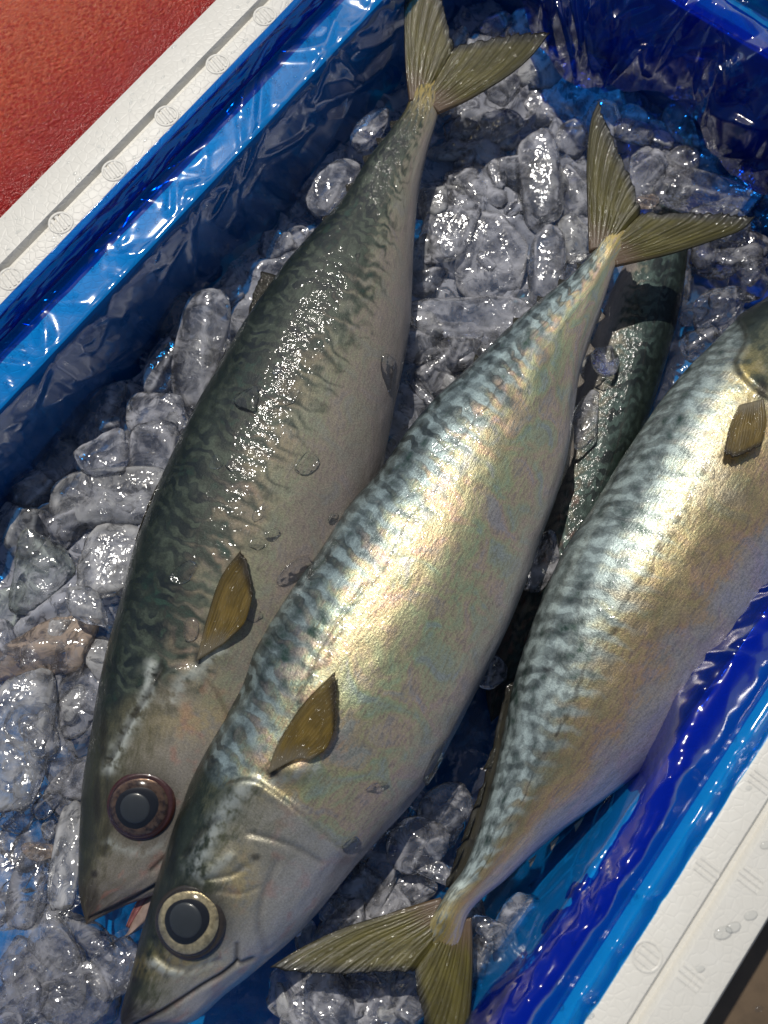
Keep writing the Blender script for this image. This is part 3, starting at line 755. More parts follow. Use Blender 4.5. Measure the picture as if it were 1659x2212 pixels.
# --- centre mackerel
r2 = tag(empty('mackerel', tuple(at(800, 1350, -0.02))), 'bright gold-flanked mackerel in the centre lying over its left neighbour, gold-ringed eye in front', 'fish', 'mackerel laid on the ice')
SK2 = make_skin('mackerel_skin_bright', back=0.30, gloss=1.0, bars=0.85, warm=1.0, seed=2.0, light=(0.22, 0.28, 0.28), deepv=0.20)
D2 = [(268, 2236), (261, 2195), (280, 2120), (305, 2030), (340, 1910), (365, 1822), (400, 1725), (435, 1640), (475, 1565), (520, 1483), (550, 1402), (600, 1315), (645, 1250), (690, 1192), (750, 1100), (820, 1020),
      (870, 945), (930, 872), (1000, 806), (1062, 745), (1120, 690), (1180, 638), (1240, 588), (1282, 540), (1312, 492), (1352, 470)]
V2 = [(268, 2236), (310, 2262), (425, 2202), (490, 2145), (565, 2085), (650, 2010), (715, 1935), (770, 1868), (830, 1800), (880, 1745), (930, 1680), (985, 1580), (1040, 1472), (1090, 1370), (1130, 1272), (1165, 1172),
      (1198, 1085), (1222, 1000), (1238, 900), (1255, 800), (1280, 720), (1308, 640), (1330, 575), (1362, 510), (1368, 475)]
Z2 = [(0, 0.004), (0.2, 0.008), (0.5, 0.009), (0.8, 0.010), (1, 0.014)]
f2 = build_body('fish_bb', ((330, 2190), (1325, 545)), D2, V2, Z2, RAT, SK2, r2, head_px=[(440, 1640), (480, 1695), (540, 1683), (600, 1715), (675, 1775), (725, 1820), (762, 1852), (800, 1900)], flip=1,
                feats=[('groove', [(275, 2226), (350, 2186), (435, 2131), (480, 2104), (512, 2078)], 5, 0.0010, 1.0), ('groove', [(512, 2040), (514, 2078), (545, 2070)], 5, 0.0006, 0.8),
                       ('step', [(470, 1700), (540, 1683), (600, 1715), (675, 1775), (725, 1820), (762, 1852)], 55, 0.0016, 1, 0.75),
                       ('groove', [(540, 1800), (590, 1812), (640, 1830), (690, 1860)], 7, 0.0006, 0.35), ('groove', [(440, 1900), (500, 1890), (530, 1870)], 6, 0.0005, 0.35),
                       ('groove', [(395, 1850), (430, 1800), (470, 1770)], 6, 0.0006, 0.5), ('groove', [(640, 1500), (665, 1460), (690, 1400), (730, 1340), (790, 1260)], 5, 0.0003, 0.45),
                       ('gold', (1338, 500), (60, 60), 0.9), ('bulge', (410, 1990), (105, 105), 0.0008), ('bulge', (411, 1990), (60, 60), -0.0014), ('dark', (418, 1988), (84, 84), 0.9), ('dark', (290, 2116), (8, 8), 0.9), ('dark', (276, 2175), (18, 50), 0.5), ('dark', (552, 1851), (11, 8), 0.8),
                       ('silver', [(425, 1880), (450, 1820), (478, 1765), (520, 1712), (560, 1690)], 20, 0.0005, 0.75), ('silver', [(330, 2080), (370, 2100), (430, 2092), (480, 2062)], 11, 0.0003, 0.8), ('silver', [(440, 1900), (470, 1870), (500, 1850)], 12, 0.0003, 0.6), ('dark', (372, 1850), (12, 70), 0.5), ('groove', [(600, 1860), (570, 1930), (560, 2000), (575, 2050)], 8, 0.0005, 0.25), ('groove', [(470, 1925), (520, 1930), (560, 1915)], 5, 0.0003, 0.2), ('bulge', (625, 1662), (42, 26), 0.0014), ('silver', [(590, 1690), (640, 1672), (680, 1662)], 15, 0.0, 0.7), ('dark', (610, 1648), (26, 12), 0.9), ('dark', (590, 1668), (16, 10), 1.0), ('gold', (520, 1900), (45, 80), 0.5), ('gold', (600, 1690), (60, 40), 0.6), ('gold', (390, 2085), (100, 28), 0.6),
                       ('groove', [(330, 2030), (345, 2070), (400, 2095), (470, 2075)], 8, 0.0006, 0.25)])
eye(f2, 411, 1990, 66, 33, EYE_SOCKET, EYE_GOLD, (-7, 5))
tail(r2, 0.0135, dict(outer=[(1272, 545), (1269, 450), (1267, 350), (1276, 262), (1292, 220)], margin=[(1304, 262), (1330, 318), (1358, 382), (1374, 430)], fork=(1384, 462), mid=(1318, 530)),
     dict(outer=[(1330, 577), (1380, 566), (1454, 548), (1530, 524), (1600, 498), (1632, 468)], margin=[(1590, 466), (1530, 462), (1454, 463)], fork=(1384, 462), mid=(1318, 530)), 5, 10.0, 0.010, 0.004)
p2, n2 = surf(f2, 620, 1640)
fin('pectoral_fin', r2, SIDEFIN, [(578, 1672), (640, 1640), (672, 1642)], [(722, 1452), (726, 1510), (722, 1578)], [(578, 1672), (600, 1606), (655, 1520), (722, 1452)], [(672, 1642), (704, 1618), (722, 1578)],
    lambda r, t: p2[2] + 0.0010 + 0.0042 * t + 0.001 * r, 46, 40, 0.0006, 14, 7, 81)
fin('anal_fin', r2, PALEFIN, [(1234, 905), (1215, 1010), (1190, 1095)], [(1240, 940), (1236, 990), (1200, 1075)], [(1234, 905), (1238, 922), (1240, 940)], [(1190, 1095), (1196, 1086), (1200, 1075)], lambda r, t: 0.006 - 0.002 * t, 24, 12, 0.0006, 7, 4, 82)
fin('dorsal_fin', r2, DARKFIN, [(560, 1395), (640, 1262), (700, 1182)], [(548, 1398), (628, 1258), (690, 1178)], [(560, 1395), (554, 1396), (548, 1398)], [(700, 1182), (695, 1180), (690, 1178)], lambda r, t: 0.011 + 0.001 * t, 40, 8, 0.0009, 9, 2, 83)
finlets(r2, [((1020, 792), (1040, 770), (1026, 768)), ((1108, 706), (1130, 684), (1108, 688)), ((1160, 660), (1180, 640), (1160, 642)), ((1205, 622), (1224, 604), (1206, 604)), ((1246, 588), (1262, 570), (1246, 570))], DARKFIN, 0.011)
finlets(r2, [((1248, 838), (1253, 806), (1262, 826)), ((1264, 772), (1274, 738), (1284, 756)), ((1288, 700), (1298, 668), (1306, 686))], PALEFIN, 0.010)

# --- right mackerel (head beyond the upper right of the view)
r3 = tag(empty('mackerel', tuple(at(1330, 1400, -0.02))), 'silver-backed mackerel at the right with its tail towards the bottom edge', 'fish', 'mackerel laid on the ice')
SK3 = make_skin('mackerel_skin_silver', back=0.25, gloss=1.0, bars=0.55, warm=0.35, seed=3.0, light=(0.36, 0.43, 0.41), deepv=0.10, flank=[(0.25, (0.34, 0.40, 0.38)), (0.36, (0.36, 0.35, 0.25)), (0.44, (0.30, 0.25, 0.13)), (0.52, (0.46, 0.34, 0.17)), (0.57, (0.44, 0.29, 0.19)), (0.62, (0.37, 0.32, 0.32)), (0.69, (0.32, 0.30, 0.40)), (0.82, (0.26, 0.27, 0.44)), (1.0, (0.36, 0.36, 0.50))])  # violet belly stops: reflection of the blue liner painted into the skin
D3 = [(1962, 330), (1900, 395), (1820, 475), (1740, 560), (1659, 640), (1580, 700), (1530, 752), (1480, 802), (1430, 862), (1385, 927), (1330, 1012), (1280, 1097), (1225, 1177), (1178, 1277), (1140, 1377), (1108, 1480),
      (1088, 1580), (1064, 1690), (1036, 1790), (1000, 1880), (966, 1925), (930, 1985), (912, 2040)]
V3 = [(1962, 330), (1985, 420), (1975, 560), (1940, 750), (1880, 930), (1810, 1090), (1730, 1235), (1659, 1340), (1630, 1387), (1570, 1462), (1520, 1520), (1450, 1600), (1370, 1675), (1280, 1745), (1180, 1820), (1095, 1897), (1012, 1975), (990, 2040), (955, 2060)]
Z3 = [(0, 0.012), (0.4, 0.012), (0.8, 0.010), (1, 0.008)]
f3 = build_body('fish_ccc', ((1930, 330), (985, 1985)), D3, V3, Z3, RAT, SK3, r3, head_px=[(1560, 650), (1610, 740), (1590, 800), (1640, 860), (1720, 900), (1830, 930)], flip=-1,
                feats=[('step', [(1575, 660), (1612, 730), (1590, 790), (1630, 840), (1700, 880), (1800, 900)], 50, 0.0014, -1, 0.7), ('dark', (1645, 845), (14, 24), 1.0), ('gold', (1610, 820), (50, 50), 0.5),
                       ('gold', (945, 2010), (60, 70), 0.9), ('dark', (1185, 1446), (14, 5), 0.9)])
tail(r3, 0.0075, dict(outer=[(952, 1938), (895, 1955), (830, 1976), (740, 2005), (650, 2048), (582, 2090)], margin=[(640, 2098), (740, 2102), (830, 2098)], fork=(894, 2098), mid=(970, 1990)),
     dict(outer=[(1019, 1982), (1021, 2040), (1021, 2110), (1014, 2212), (1000, 2290), (985, 2335)], margin=[(935, 2270), (918, 2210), (906, 2150)], fork=(894, 2098), mid=(970, 1990)), 8, 9.0, 0.006, 0.003)
eye(f3, 1885, 480, 60, 30, EYE_SOCKET, EYE_GOLD)
p3, n3 = surf(f3, 1630, 900)
fin('pectoral_fin', r3, SIDEFIN, [(1596, 876), (1650, 862)], [(1564, 975), (1590, 986), (1644, 962)], [(1596, 876), (1576, 920), (1564, 975)], [(1650, 862), (1656, 915), (1644, 962)],
    lambda r, t: p3[2] + 0.0015 + 0.003 * t, 36, 28, 0.0006, 12, 6, 91)
fin('anal_fin', r3, PALEFIN, [(1352, 1690), (1410, 1640), (1462, 1592)], [(1376, 1702), (1420, 1668), (1456, 1606)], [(1352, 1690), (1362, 1696), (1376, 1702)], [(1462, 1592), (1460, 1598), (1456, 1606)], lambda r, t: 0.005 - 0.003 * t, 24, 12, 0.0006, 7, 5, 92)
fin('back_membrane', r3, DARKFIN, [(1118, 1470), (1075, 1660), (1040, 1790), (1002, 1880), (976, 1922)], [(1096, 1480), (1052, 1660), (1012, 1780), (978, 1870), (962, 1915)], [(1118, 1470), (1106, 1474), (1096, 1480)], [(976, 1922), (970, 1919), (962, 1915)],
    lambda r, t: 0.010 - 0.004 * r - 0.002 * t, 60, 12, 0.0009, 3, 6, 93)
finlets(r3, [((1072, 1610), (1062, 1660), (1044, 1660)), ((1050, 1685), (1036, 1740), (1022, 1744)), ((1026, 1760), (1010, 1810), (996, 1816)), ((1002, 1828), (984, 1870), (974, 1880)), ((980, 1886), (966, 1915), (958, 1922))], DARKFIN, 0.008)
finlets(r3, [((1262, 1764), (1240, 1782), (1244, 1796)), ((1208, 1806), (1188, 1822), (1192, 1836)), ((1160, 1846), (1142, 1860), (1146, 1872))], PALEFIN, 0.006)

# --- mackerel half buried between the two
r4 = tag(empty('mackerel', tuple(at(1320, 850, -0.045))), 'dark green mackerel half buried in the gap between the two brighter ones', 'fish', 'mackerel laid on the ice')
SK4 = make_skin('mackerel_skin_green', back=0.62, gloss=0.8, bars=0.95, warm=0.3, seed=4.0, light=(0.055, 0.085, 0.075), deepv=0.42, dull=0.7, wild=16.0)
D4 = [(1060, 1560), (1130, 1500), (1230, 1350), (1310, 1180), (1370, 1000), (1418, 850), (1456, 720), (1476, 620), (1486, 540), (1490, 460), (1480, 380)]
V4 = [(1060, 1560), (1050, 1480), (1090, 1300), (1150, 1130), (1200, 980), (1240, 860), (1275, 750), (1315, 640), (1365, 540), (1410, 450), (1440, 380)]
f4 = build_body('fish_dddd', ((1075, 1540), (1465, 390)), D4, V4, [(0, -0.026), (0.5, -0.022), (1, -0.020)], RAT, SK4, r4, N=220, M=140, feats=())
fin('tail_lobe', r4, TAILFIN, [(1440, 385), (1480, 385)], [(1450, 290), (1500, 240)], [(1440, 385), (1445, 340), (1450, 290)], [(1480, 385), (1495, 310), (1500, 240)], lambda r, t: -0.020 + 0.004 * t, 30, 24, 0.001, 12, 6, 94)

# --- red fish beyond the left rim
m = Mat('red_scaled_skin'); m.dims = '2D'
sx = m.n('SeparateXYZ', [m.uv()]).node
s, v = m.mul(sx.outputs[0], 10.0), sx.outputs[1]
P = m.vec(s, m.mul(v, 16.0))
nl, nm_, nh = m.noise(P, 0.6, 3), m.noise(P, 3.0, 4, 0.65), m.noise(m.mapv(P, (1.0, 3.2, 1), (0, 0, 0.9)), 4.2, 3, 0.7)
c = m.ramp(m.add(v, m.mul(m.sub(nl, 0.5), 0.25)), [(0.0, (0.30, 0.004, 0.003)), (0.24, (0.32, 0.005, 0.003)), (0.36, (0.42, 0.018, 0.003)), (0.5, (0.50, 0.045, 0.004)), (0.75, (0.56, 0.085, 0.005))])
far = m.step(0.20, 0.40, v)
c = m.mix(m.mul(m.mul(m.step(0.52, 0.66, nh), 0.7), far), c, (0.62, 0.17, 0.06))
c = m.mix(m.mul(m.mul(m.step(0.5, 0.36, nh), 0.5), far), c, (0.22, 0.012, 0.008))
sc_ = m.voro(m.mapv(P, (1, 1.7, 1), (0, 0, 0.5)), 4.6, 'F1', rnd=0.6)
c = m.mix(m.mul(m.mul(m.step(0.35, 0.62, sc_), 0.45), far), c, (0.55, 0.11, 0.04))
h = m.mul(m.add(m.mul(sc_, -0.8), m.add(m.mul(nh, 1.2), m.mul(nm_, 0.4))), m.add(0.3, m.mul(far, 0.7)))
RED = m.done(m.principled(Base_Color=c, Metallic=0.0, Roughness=0.55, Specular_IOR_Level=0.12, Normal=m.bump(h, 0.9, 0.0016), Coat_Weight=0.35, Coat_Roughness=0.15, Coat_Normal=m.bump(m.add(nh, m.mul(nm_, 2.0)), 0.4, 0.0012)))
rr = tag(empty('red_fish', tuple(at(60, 100, -0.05))), 'red scaly fish beyond the left rim of the foam box', 'fish')
def off_ab(a, b):                            # outlines given in the frame of the box
    q = to_px(box_pt(a, b, -0.012)); return (float(q[0]), float(q[1]))
Dr = [off_ab(a, b) for a, b in ((-0.20, -0.245), (-0.15, -0.205), (-0.09, -0.187), (-0.02, -0.1815), (0.06, -0.1805), (0.13, -0.184), (0.19, -0.20), (0.24, -0.225), (0.27, -0.24))]
Vr = [off_ab(a, b) for a, b in ((-0.20, -0.245), (-0.17, -0.29), (-0.11, -0.325), (-0.02, -0.345), (0.06, -0.34), (0.13, -0.32), (0.19, -0.29), (0.24, -0.26), (0.27, -0.252))]
fr_ = build_body('red', (off_ab(-0.20, -0.245), off_ab(0.27, -0.246)), Dr, Vr, [(0, -0.012), (0.5, -0.012), (1, -0.012)], [(0, 0.42), (0.5, 0.42), (1, 0.4)], RED, rr, N=160, M=120)
fin('tail_fin', rr, simple('red_fin', (0.4, 0.04, 0.02), 0.4, 0, 0.6), [off_ab(0.262, -0.238), off_ab(0.262, -0.253)], [off_ab(0.33, -0.19), off_ab(0.315, -0.245), off_ab(0.33, -0.30)], [off_ab(0.262, -0.238), off_ab(0.33, -0.19)], [off_ab(0.262, -0.253), off_ab(0.33, -0.30)], lambda r, t: -0.012 + 0 * r, 30, 20, 0.001, 12, 0, 95)
eye(fr_, *off_ab(-0.165, -0.245), 45, 22, EYE_SOCKET, EYE_GOLD)

# ------------------------------------------------------------------ ice
def ice_mesh(name, seed, kind):
    rng = np.random.default_rng(seed)
    bm = bmesh.new(); bmesh.ops.create_icosphere(bm, subdivisions=4, radius=1.0)
    D = np.array([v.co for v in bm.verts])
    if kind == 'bar':
        nn = [[0, 1, 0], [0, -1, 0], [0, 0, 1], [0, 0, -1], [1, 0, 0], [-1, 0, 0]]
        nn = np.vstack([np.array(nn, float) + rng.normal(0, 0.16, (6, 3)), rng.normal(0, 1, (3, 3))]); hh = np.r_[rng.uniform(0.85, 1.05, 6), rng.uniform(0.95, 1.15, 3)]; pw = 18
    elif kind == 'slab':
        nn = rng.normal(0, 1, (9, 3)); nn[:, 2] *= 0.35; nn = np.vstack([nn, [0, 0, 1], [0, 0, -1]]); hh = np.r_[rng.uniform(0.60, 1.05, 9), 0.85, 0.85]; pw = 24
    else:
        nn = rng.normal(0, 1, (10, 3)); hh = rng.uniform(0.60, 1.05, 10); pw = 22
    nn /= np.linalg.norm(nn, axis=1, keepdims=True)
    k = np.maximum(D @ nn.T, 1e-4) / (hh * np.linalg.norm(np.ones(1)))
    r = 1.0 / ((k ** pw).sum(1) + (1 / 1.15) ** pw) ** (1 / pw)
    ks = np.sort(k, axis=1); edge = np.clip((ks[:, -2] / ks[:, -1] - 0.86) / 0.12, 0, 1)
    V = D * r[:, None]
    o1 = rng.uniform(0, 50, 3)
    ns = lambda f, s: (fbm(V[:, 0] * f + o1[0] + V[:, 2] * f * 0.7, V[:, 1] * f + o1[1] - V[:, 2] * f * 0.6, s, 3) - 0.5)
    V = V + D * (0.14 * ns(1.6, seed) + 0.10 * ns(4.2, seed + 3) + 0.05 * ns(10, seed + 5))[:, None]
    V /= np.abs(V).max(0)
    for v_, q in zip(bm.verts, V): v_.co = q
    for f_ in bm.faces: f_.smooth = True
    me = bpy.data.meshes.new(name); bm.to_mesh(me); bm.free(); set_attr(me, 'mask', np.repeat(edge[:, None], 3, 1)); return me
ICE_BASE = {'bar': [ice_mesh('ice_bar', 100 + i, 'bar') for i in range(4)], 'slab': [ice_mesh('ice_slab', 200 + i, 'slab') for i in range(5)], 'lump': [ice_mesh('ice_lump', 300 + i, 'lump') for i in range(7)]}
ICE_CACHE = {}
def ice(x, y, L, W, ang, kind, z, label, group, mat=None, H=None, tilt=(0, 0), name='ice_piece', cat='ice'):
    mat = mat or ICE
    i = random.randrange(len(ICE_BASE[kind]))
    key = (kind, i, mat.name)
    if key not in ICE_CACHE:
        me = ICE_BASE[kind][i].copy(); me.materials.clear(); me.materials.append(mat); ICE_CACHE[key] = me
    o = link(name, ICE_CACHE[key])
    l, w_ = px_size(L, z) * 0.63, px_size(W, z) * 0.63
    h_ = px_size(H, z) / 2 if H else (min(w_ * 0.8, 0.008))
    o.scale = (l, w_, h_)
    o.location = at(x, y, z)
    o.rotation_euler = (tilt[0] + random.uniform(-0.15, 0.15), tilt[1] + random.uniform(-0.15, 0.15), math.radians(ang))
    tag(o, label, cat, group)
    return o

MK, BR, GR = ICE_MILKY, ICE_BROWN, ICE_GREEN
UPG, LFG, BLG, BRG, RTG = ('ice between the raised tails', 'ice along the left liner wall', 'ice in the lower left corner', 'ice under the bottom tail fin', 'ice at the right of the buried mackerel')
HERO = [
 (1166, 391, 205, 92, 92, 'bar', -0.004, 'tall clear round-topped ice bar standing between the two raised tails', UPG, None, 70),
 (1050, 285, 175, 88, 15, 'slab', -0.008, 'flat oval ice slab just under the lower lobe of the leftmost tail', UPG, None, 50),
 (1000, 391, 70, 64, 0, 'lump', -0.006, 'round ice nugget beside the leftmost peduncle with two glints', UPG, None, 55),
 (1078, 376, 66, 60, 30, 'lump', -0.008, 'bright round ice nugget left of the tall ice bar', UPG, None, 55),
 (962, 507, 170, 104, 58, 'slab', -0.006, 'smooth leaf-shaped ice slab touching the leftmost belly edge', UPG, None, 60),
 (1065, 560, 200, 145, 88, 'slab', -0.010, 'wide arched ice block below the tall ice bar', UPG, None, 60),
 (1181, 580, 175, 70, 84, 'bar', -0.006, 'long narrow ice bar pointing down to the central tail wrist', UPG, None, 60),
 (1241, 522, 110, 78, 85, 'lump', -0.008, 'cream ice lump tucked left of the central tail base', UPG, MK, 60),
 (1238, 411, 140, 82, 82, 'slab', -0.010, 'cloudy ice slab between the tall bar and the central tail fin', UPG, None, 60),
 (1020, 690, 265, 100, 3, 'bar', -0.006, 'long level ice slab reaching from the leftmost belly to the central back', UPG, None, 60),
 (974, 775, 145, 105, -48, 'slab', -0.012, 'wedge of clear ice pointing down between the two left fish', UPG, None, 50),
 (902, 835, 100, 24, -52, 'bar', -0.010, 'thin ice sliver lying in the blue gap beside the leftmost belly', UPG, None, 24),
 (1367, 285, 84, 78, 0, 'lump', -0.004, 'rounded ice lump peeping out behind the central tail fin', UPG, None, 60),
 (1397, 368, 140, 78, 62, 'slab', -0.002, 'drop-shaped clear ice leaning on the right of the central tail fin', UPG, None, 60),
 (1478, 280, 118, 68, -62, 'lump', -0.006, 'dark clear ice lump with pale edge nearest the back liner', UPG, None, 60),
 (1423, 292, 80, 48, -25, 'slab', -0.008, 'small bluish ice flake left of the dark clear lump', UPG, None, 40),
 (1548, 418, 240, 115, -10, 'slab', -0.002, 'broad dark-looking clear slab above the right lobe of the central tail', RTG, None, 60),
 (1569, 556, 130, 112, 20, 'lump', -0.010, 'square clear block below the right lobe of the central tail', RTG, None, 60),
 (1562, 668, 135, 88, 30, 'slab', -0.012, 'flat ice slab above the back of the right mackerel', RTG, None, 50),
 (1394, 436, 56, 36, 20, 'lump', 0.000, 'small beige ice crumb in the notch right of the central tail', RTG, BR, 36),
 (1312, 770, 92, 62, 70, 'lump', 0.000, 'ice lump wedged between the central belly and the buried mackerel', RTG, None, 50),
 (1068, 56, 76, 52, 10, 'lump', -0.008, 'bluish ice lump just above the lower lobe of the leftmost tail', UPG, None, 50),
 (992, 80, 50, 38, 60, 'lump', -0.006, 'small blue ice bit in the fork of the leftmost tail', UPG, None, 40),
 (1110, 175, 150, 70, -20, 'slab', -0.012, 'thin ice plate below the tip of the leftmost tail fin', UPG, None, 40),
 (1195, 250, 150, 80, -35, 'slab', -0.014, 'pale ice plate under the drooping blue hem', UPG, None, 40),
 (722, 398, 150, 76, 57, 'slab', 0.000, 'clear ice lump wedged between the left liner and the leftmost fish', LFG, None, 50),
 (805, 280, 130, 60, 58, 'slab', 0.000, 'clear ice strip along the peduncle of the leftmost fish', LFG, None, 44),
 (600, 552, 180, 62, 42, 'slab', -0.008, 'thin dark ice plate flat against the left liner wall', LFG, None, 30),
 (432, 752, 225, 104, 80, 'bar', 0.000, 'tall knobbly clear ice block standing by the leftmost fish', LFG, None, 80),
 (354, 780, 145, 64, 74, 'slab', -0.004, 'dark narrow ice piece behind the tall knobbly block', LFG, None, 60),
 (341, 894, 112, 92, 4, 'bar', -0.004, 'square ice cube below the tall knobbly block', LFG, None, 70),
 (128, 975, 340, 116, 43, 'slab', -0.010, 'long clear ice slab lying aslant along the left liner wall', LFG, None, 60),
 (231, 978, 106, 96, 30, 'lump', 0.002, 'round-topped ice cube resting on the long slanting slab', LFG, None, 70),
 (333, 985, 130, 100, 82, 'bar', -0.004, 'clear ice block touching the back of the leftmost fish', LFG, None, 70),
 (251, 1070, 230, 118, 6, 'bar', -0.004, 'wide cloudy ice block with a white spot', LFG, MK, 70),
 (85, 1232, 160, 120, 78, 'lump', -0.004, 'large pale green ice lump at the left edge of the view', LFG, GR, 80),
 (240, 1212, 200, 112, 62, 'slab', -0.006, 'cloudy ice slab leaning on the back of the leftmost fish', LFG, MK, 70),
 (10, 1320, 120, 100, 20, 'lump', -0.010, 'greenish ice lump cut by the left edge of the view', LFG, GR, 70),
 (192, 1316, 100, 56, -52, 'slab', 0.002, 'small bright triangular ice shard', LFG, MK, 50),
 (112, 1412, 230, 112, 18, 'slab', -0.008, 'brown and pink tinged ice lump', LFG, BR, 70),
 (172, 1522, 160, 86, 60, 'slab', -0.010, 'grey shaded ice slab behind the head of the leftmost fish', BLG, None, 60),
 (38, 1604, 245, 108, 84, 'bar', -0.002, 'big milky rounded ice block at the left edge', BLG, MK, 80),
 (116, 1648, 200, 84, -66, 'slab', -0.012, 'dark wet ice slab between the milky block and the fish head', BLG, None, 60),
 (40, 1760, 66, 60, 20, 'lump', -0.006, 'small clear ice cube under the big milky block', BLG, None, 55),
 (147, 1848, 162, 56, 93, 'bar', -0.002, 'upright milky ice stick beside the open-mouthed snout', BLG, MK, 46),
 (84, 1838, 66, 32, -15, 'lump', -0.006, 'reddish crumb of ice left of the milky stick', BLG, BR, 26),
 (22, 1860, 120, 96, 80, 'lump', -0.010, 'blue shaded ice lump at the left edge below the small cube', BLG, None, 60),
 (62, 2090, 230, 190, 10, 'slab', -0.008, 'large flat ice mass in the bottom left corner', BLG, None, 60),
 (150, 2040, 140, 92, -30, 'slab', -0.010, 'cloudy ice plate below the open-mouthed snout', BLG, None, 50),
 (110, 2170, 190, 110, 20, 'lump', -0.004, 'rough ice lump at the bottom edge left of the central snout', BLG, None, 60),
 (228, 2088, 110, 76, -50, 'slab', -0.014, 'blue tinted ice plate close to the central snout', BLG, None, 40),
 (907, 1826, 116, 92, 20, 'lump', 0.000, 'rounded clear lump left of the right fish finlets', BRG, None, 70),
 (967, 1744, 104, 76, 20, 'lump', -0.008, 'dark clear ice lump above the rounded clear lump', BRG, None, 60),
 (939, 1880, 76, 38, -24, 'slab', -0.002, 'small sparkling ice flake just above the bottom tail wrist', BRG, None, 30),
 (804, 1906, 160, 74, 66, 'slab', -0.010, 'clear pointed ice slab under the central fish throat', BRG, None, 50),
 (746, 1992, 100, 52, 28, 'slab', -0.004, 'small clear ice plate behind the left lobe of the bottom tail', BRG, None, 40),
 (860, 1936, 150, 62, 24, 'slab', -0.012, 'blue shaded ice plate above the left lobe of the bottom tail', BRG, None, 40),
 (1161, 2040, 172, 140, 78, 'lump', -0.004, 'big sparkling clear lump right of the bottom tail fin', BRG, None, 70),
 (1068, 2062, 118, 84, 70, 'slab', -0.010, 'bluish ice slab touching the right edge of the bottom tail fin', BRG, None, 50),
 (1056, 2005, 56, 38, -20, 'lump', -0.004, 'small ice chip below the right fish peduncle', BRG, None, 34),
 (1108, 2145, 150, 112, 15, 'lump', -0.008, 'rough grey ice lump at the bottom edge right of the tail', BRG, None, 60),
 (836, 2160, 200, 104, 8, 'slab', -0.010, 'cloudy ice mass below the fork of the bottom tail', BRG, None, 50),
 (680, 2160, 170, 96, -12, 'slab', -0.010, 'cloudy ice plate below the tip of the bottom tail lobe', BRG, None, 50),
 (1249, 1880, 145, 74, 60, 'slab', -0.014, 'dark flat ice slab below the right fish belly', BRG, None, 40),
 (1278, 1852, 38, 34, 0, 'lump', -0.004, 'tiny bright ice nugget between belly and right liner fold', BRG, None, 30),
 (1540, 1600, 130, 62, 58, 'slab', -0.012, 'dark glinting ice slab in the shade beside the right liner', BRG, None, 40),
 (1335, 1790, 116, 74, 48, 'slab', -0.014, 'dark ice slab under the pale belly fin of the right fish', BRG, None, 40),
 (1062, 1450, 66, 56, 50, 'lump', -0.004, 'grey ice lump in the dark gap right of the central belly', BRG, None, 50),
 (1172, 1215, 124, 56, 66, 'slab', -0.004, 'dark ice shard deep between central and right fish', BRG, None, 40),
 (1268, 905, 120, 66, 78, 'lump', 0.002, 'dark wet lump of ice over the buried mackerel', RTG, None, 44),
]
for hx in HERO:
    x, y, L, W, ang, kind, z, lab, grp, mat, H = hx
    ice(x, y, L, W, ang, kind, z - (0.002 if grp == BRG and x > 1040 and y > 1500 else 0.008), lab, grp, mat or (ICE_CLEAR if grp in (BLG, RTG) else None), H, (random.uniform(-0.2, 0.2), random.uniform(-0.2, 0.2)))

def inside(x, y, poly):
    c = False; j = len(poly) - 1
    for i in range(len(poly)):
        if (poly[i][1] > y) != (poly[j][1] > y) and x < (poly[j][0] - poly[i][0]) * (y - poly[i][1]) / (poly[j][1] - poly[i][1]) + poly[i][0]: c = not c
        j = i
    return c
ZONES = [
 ([(950, 40), (1130, 30), (1290, 190), (1500, 230), (1500, 330), (1290, 600), (1000, 830), (890, 860), (890, 560), (930, 300)], 95, 'small broken ice chip in the bed between the two raised tails', UPG + ' (chips)'),
 ([(1400, 300), (1659, 420), (1659, 620), (1480, 790), (1470, 600)], 26, 'small ice chip in the bed right of the buried mackerel', RTG + ' (chips)'),
 ([(0, 1130), (150, 900), (330, 760), (560, 520), (860, 250), (780, 340), (560, 620), (330, 1080), (200, 1560), (0, 1560)], 60, 'small broken ice chip in the bed along the left liner wall', LFG + ' (chips)'),
 ([(0, 1500), (190, 1560), (170, 1980), (270, 2050), (250, 2212), (0, 2212)], 46, 'small shaded ice chip in the lower left bed by the snouts', BLG + ' (chips)'),
 ([(640, 2060), (900, 1700), (1000, 1780), (960, 1900), (1040, 2000), (1300, 1750), (1560, 1500), (1600, 1540), (1350, 1800), (1060, 2212), (600, 2212)], 70, 'small shaded ice chip in the bed around the bottom tail fin', BRG + ' (chips)'),
]
STOP = {'standing', 'just', 'beside', 'left', 'touching', 'below', 'pointing', 'tucked', 'between', 'reaching', 'lying', 'peeping', 'leaning', 'with', 'nearest', 'above', 'in', 'wedged', 'under',
        'along', 'flat', 'behind', 'resting', 'at', 'cut', 'close', 'right', 'deep', 'over', 'by'}
SHORT = []
for hx in HERO:
    ws = hx[7].split(); k = next((i for i, w_ in enumerate(ws) if w_ in STOP and i >= 3), len(ws))
    SHORT.append((hx[0], hx[1], ' '.join(ws[:min(k, 8)])))
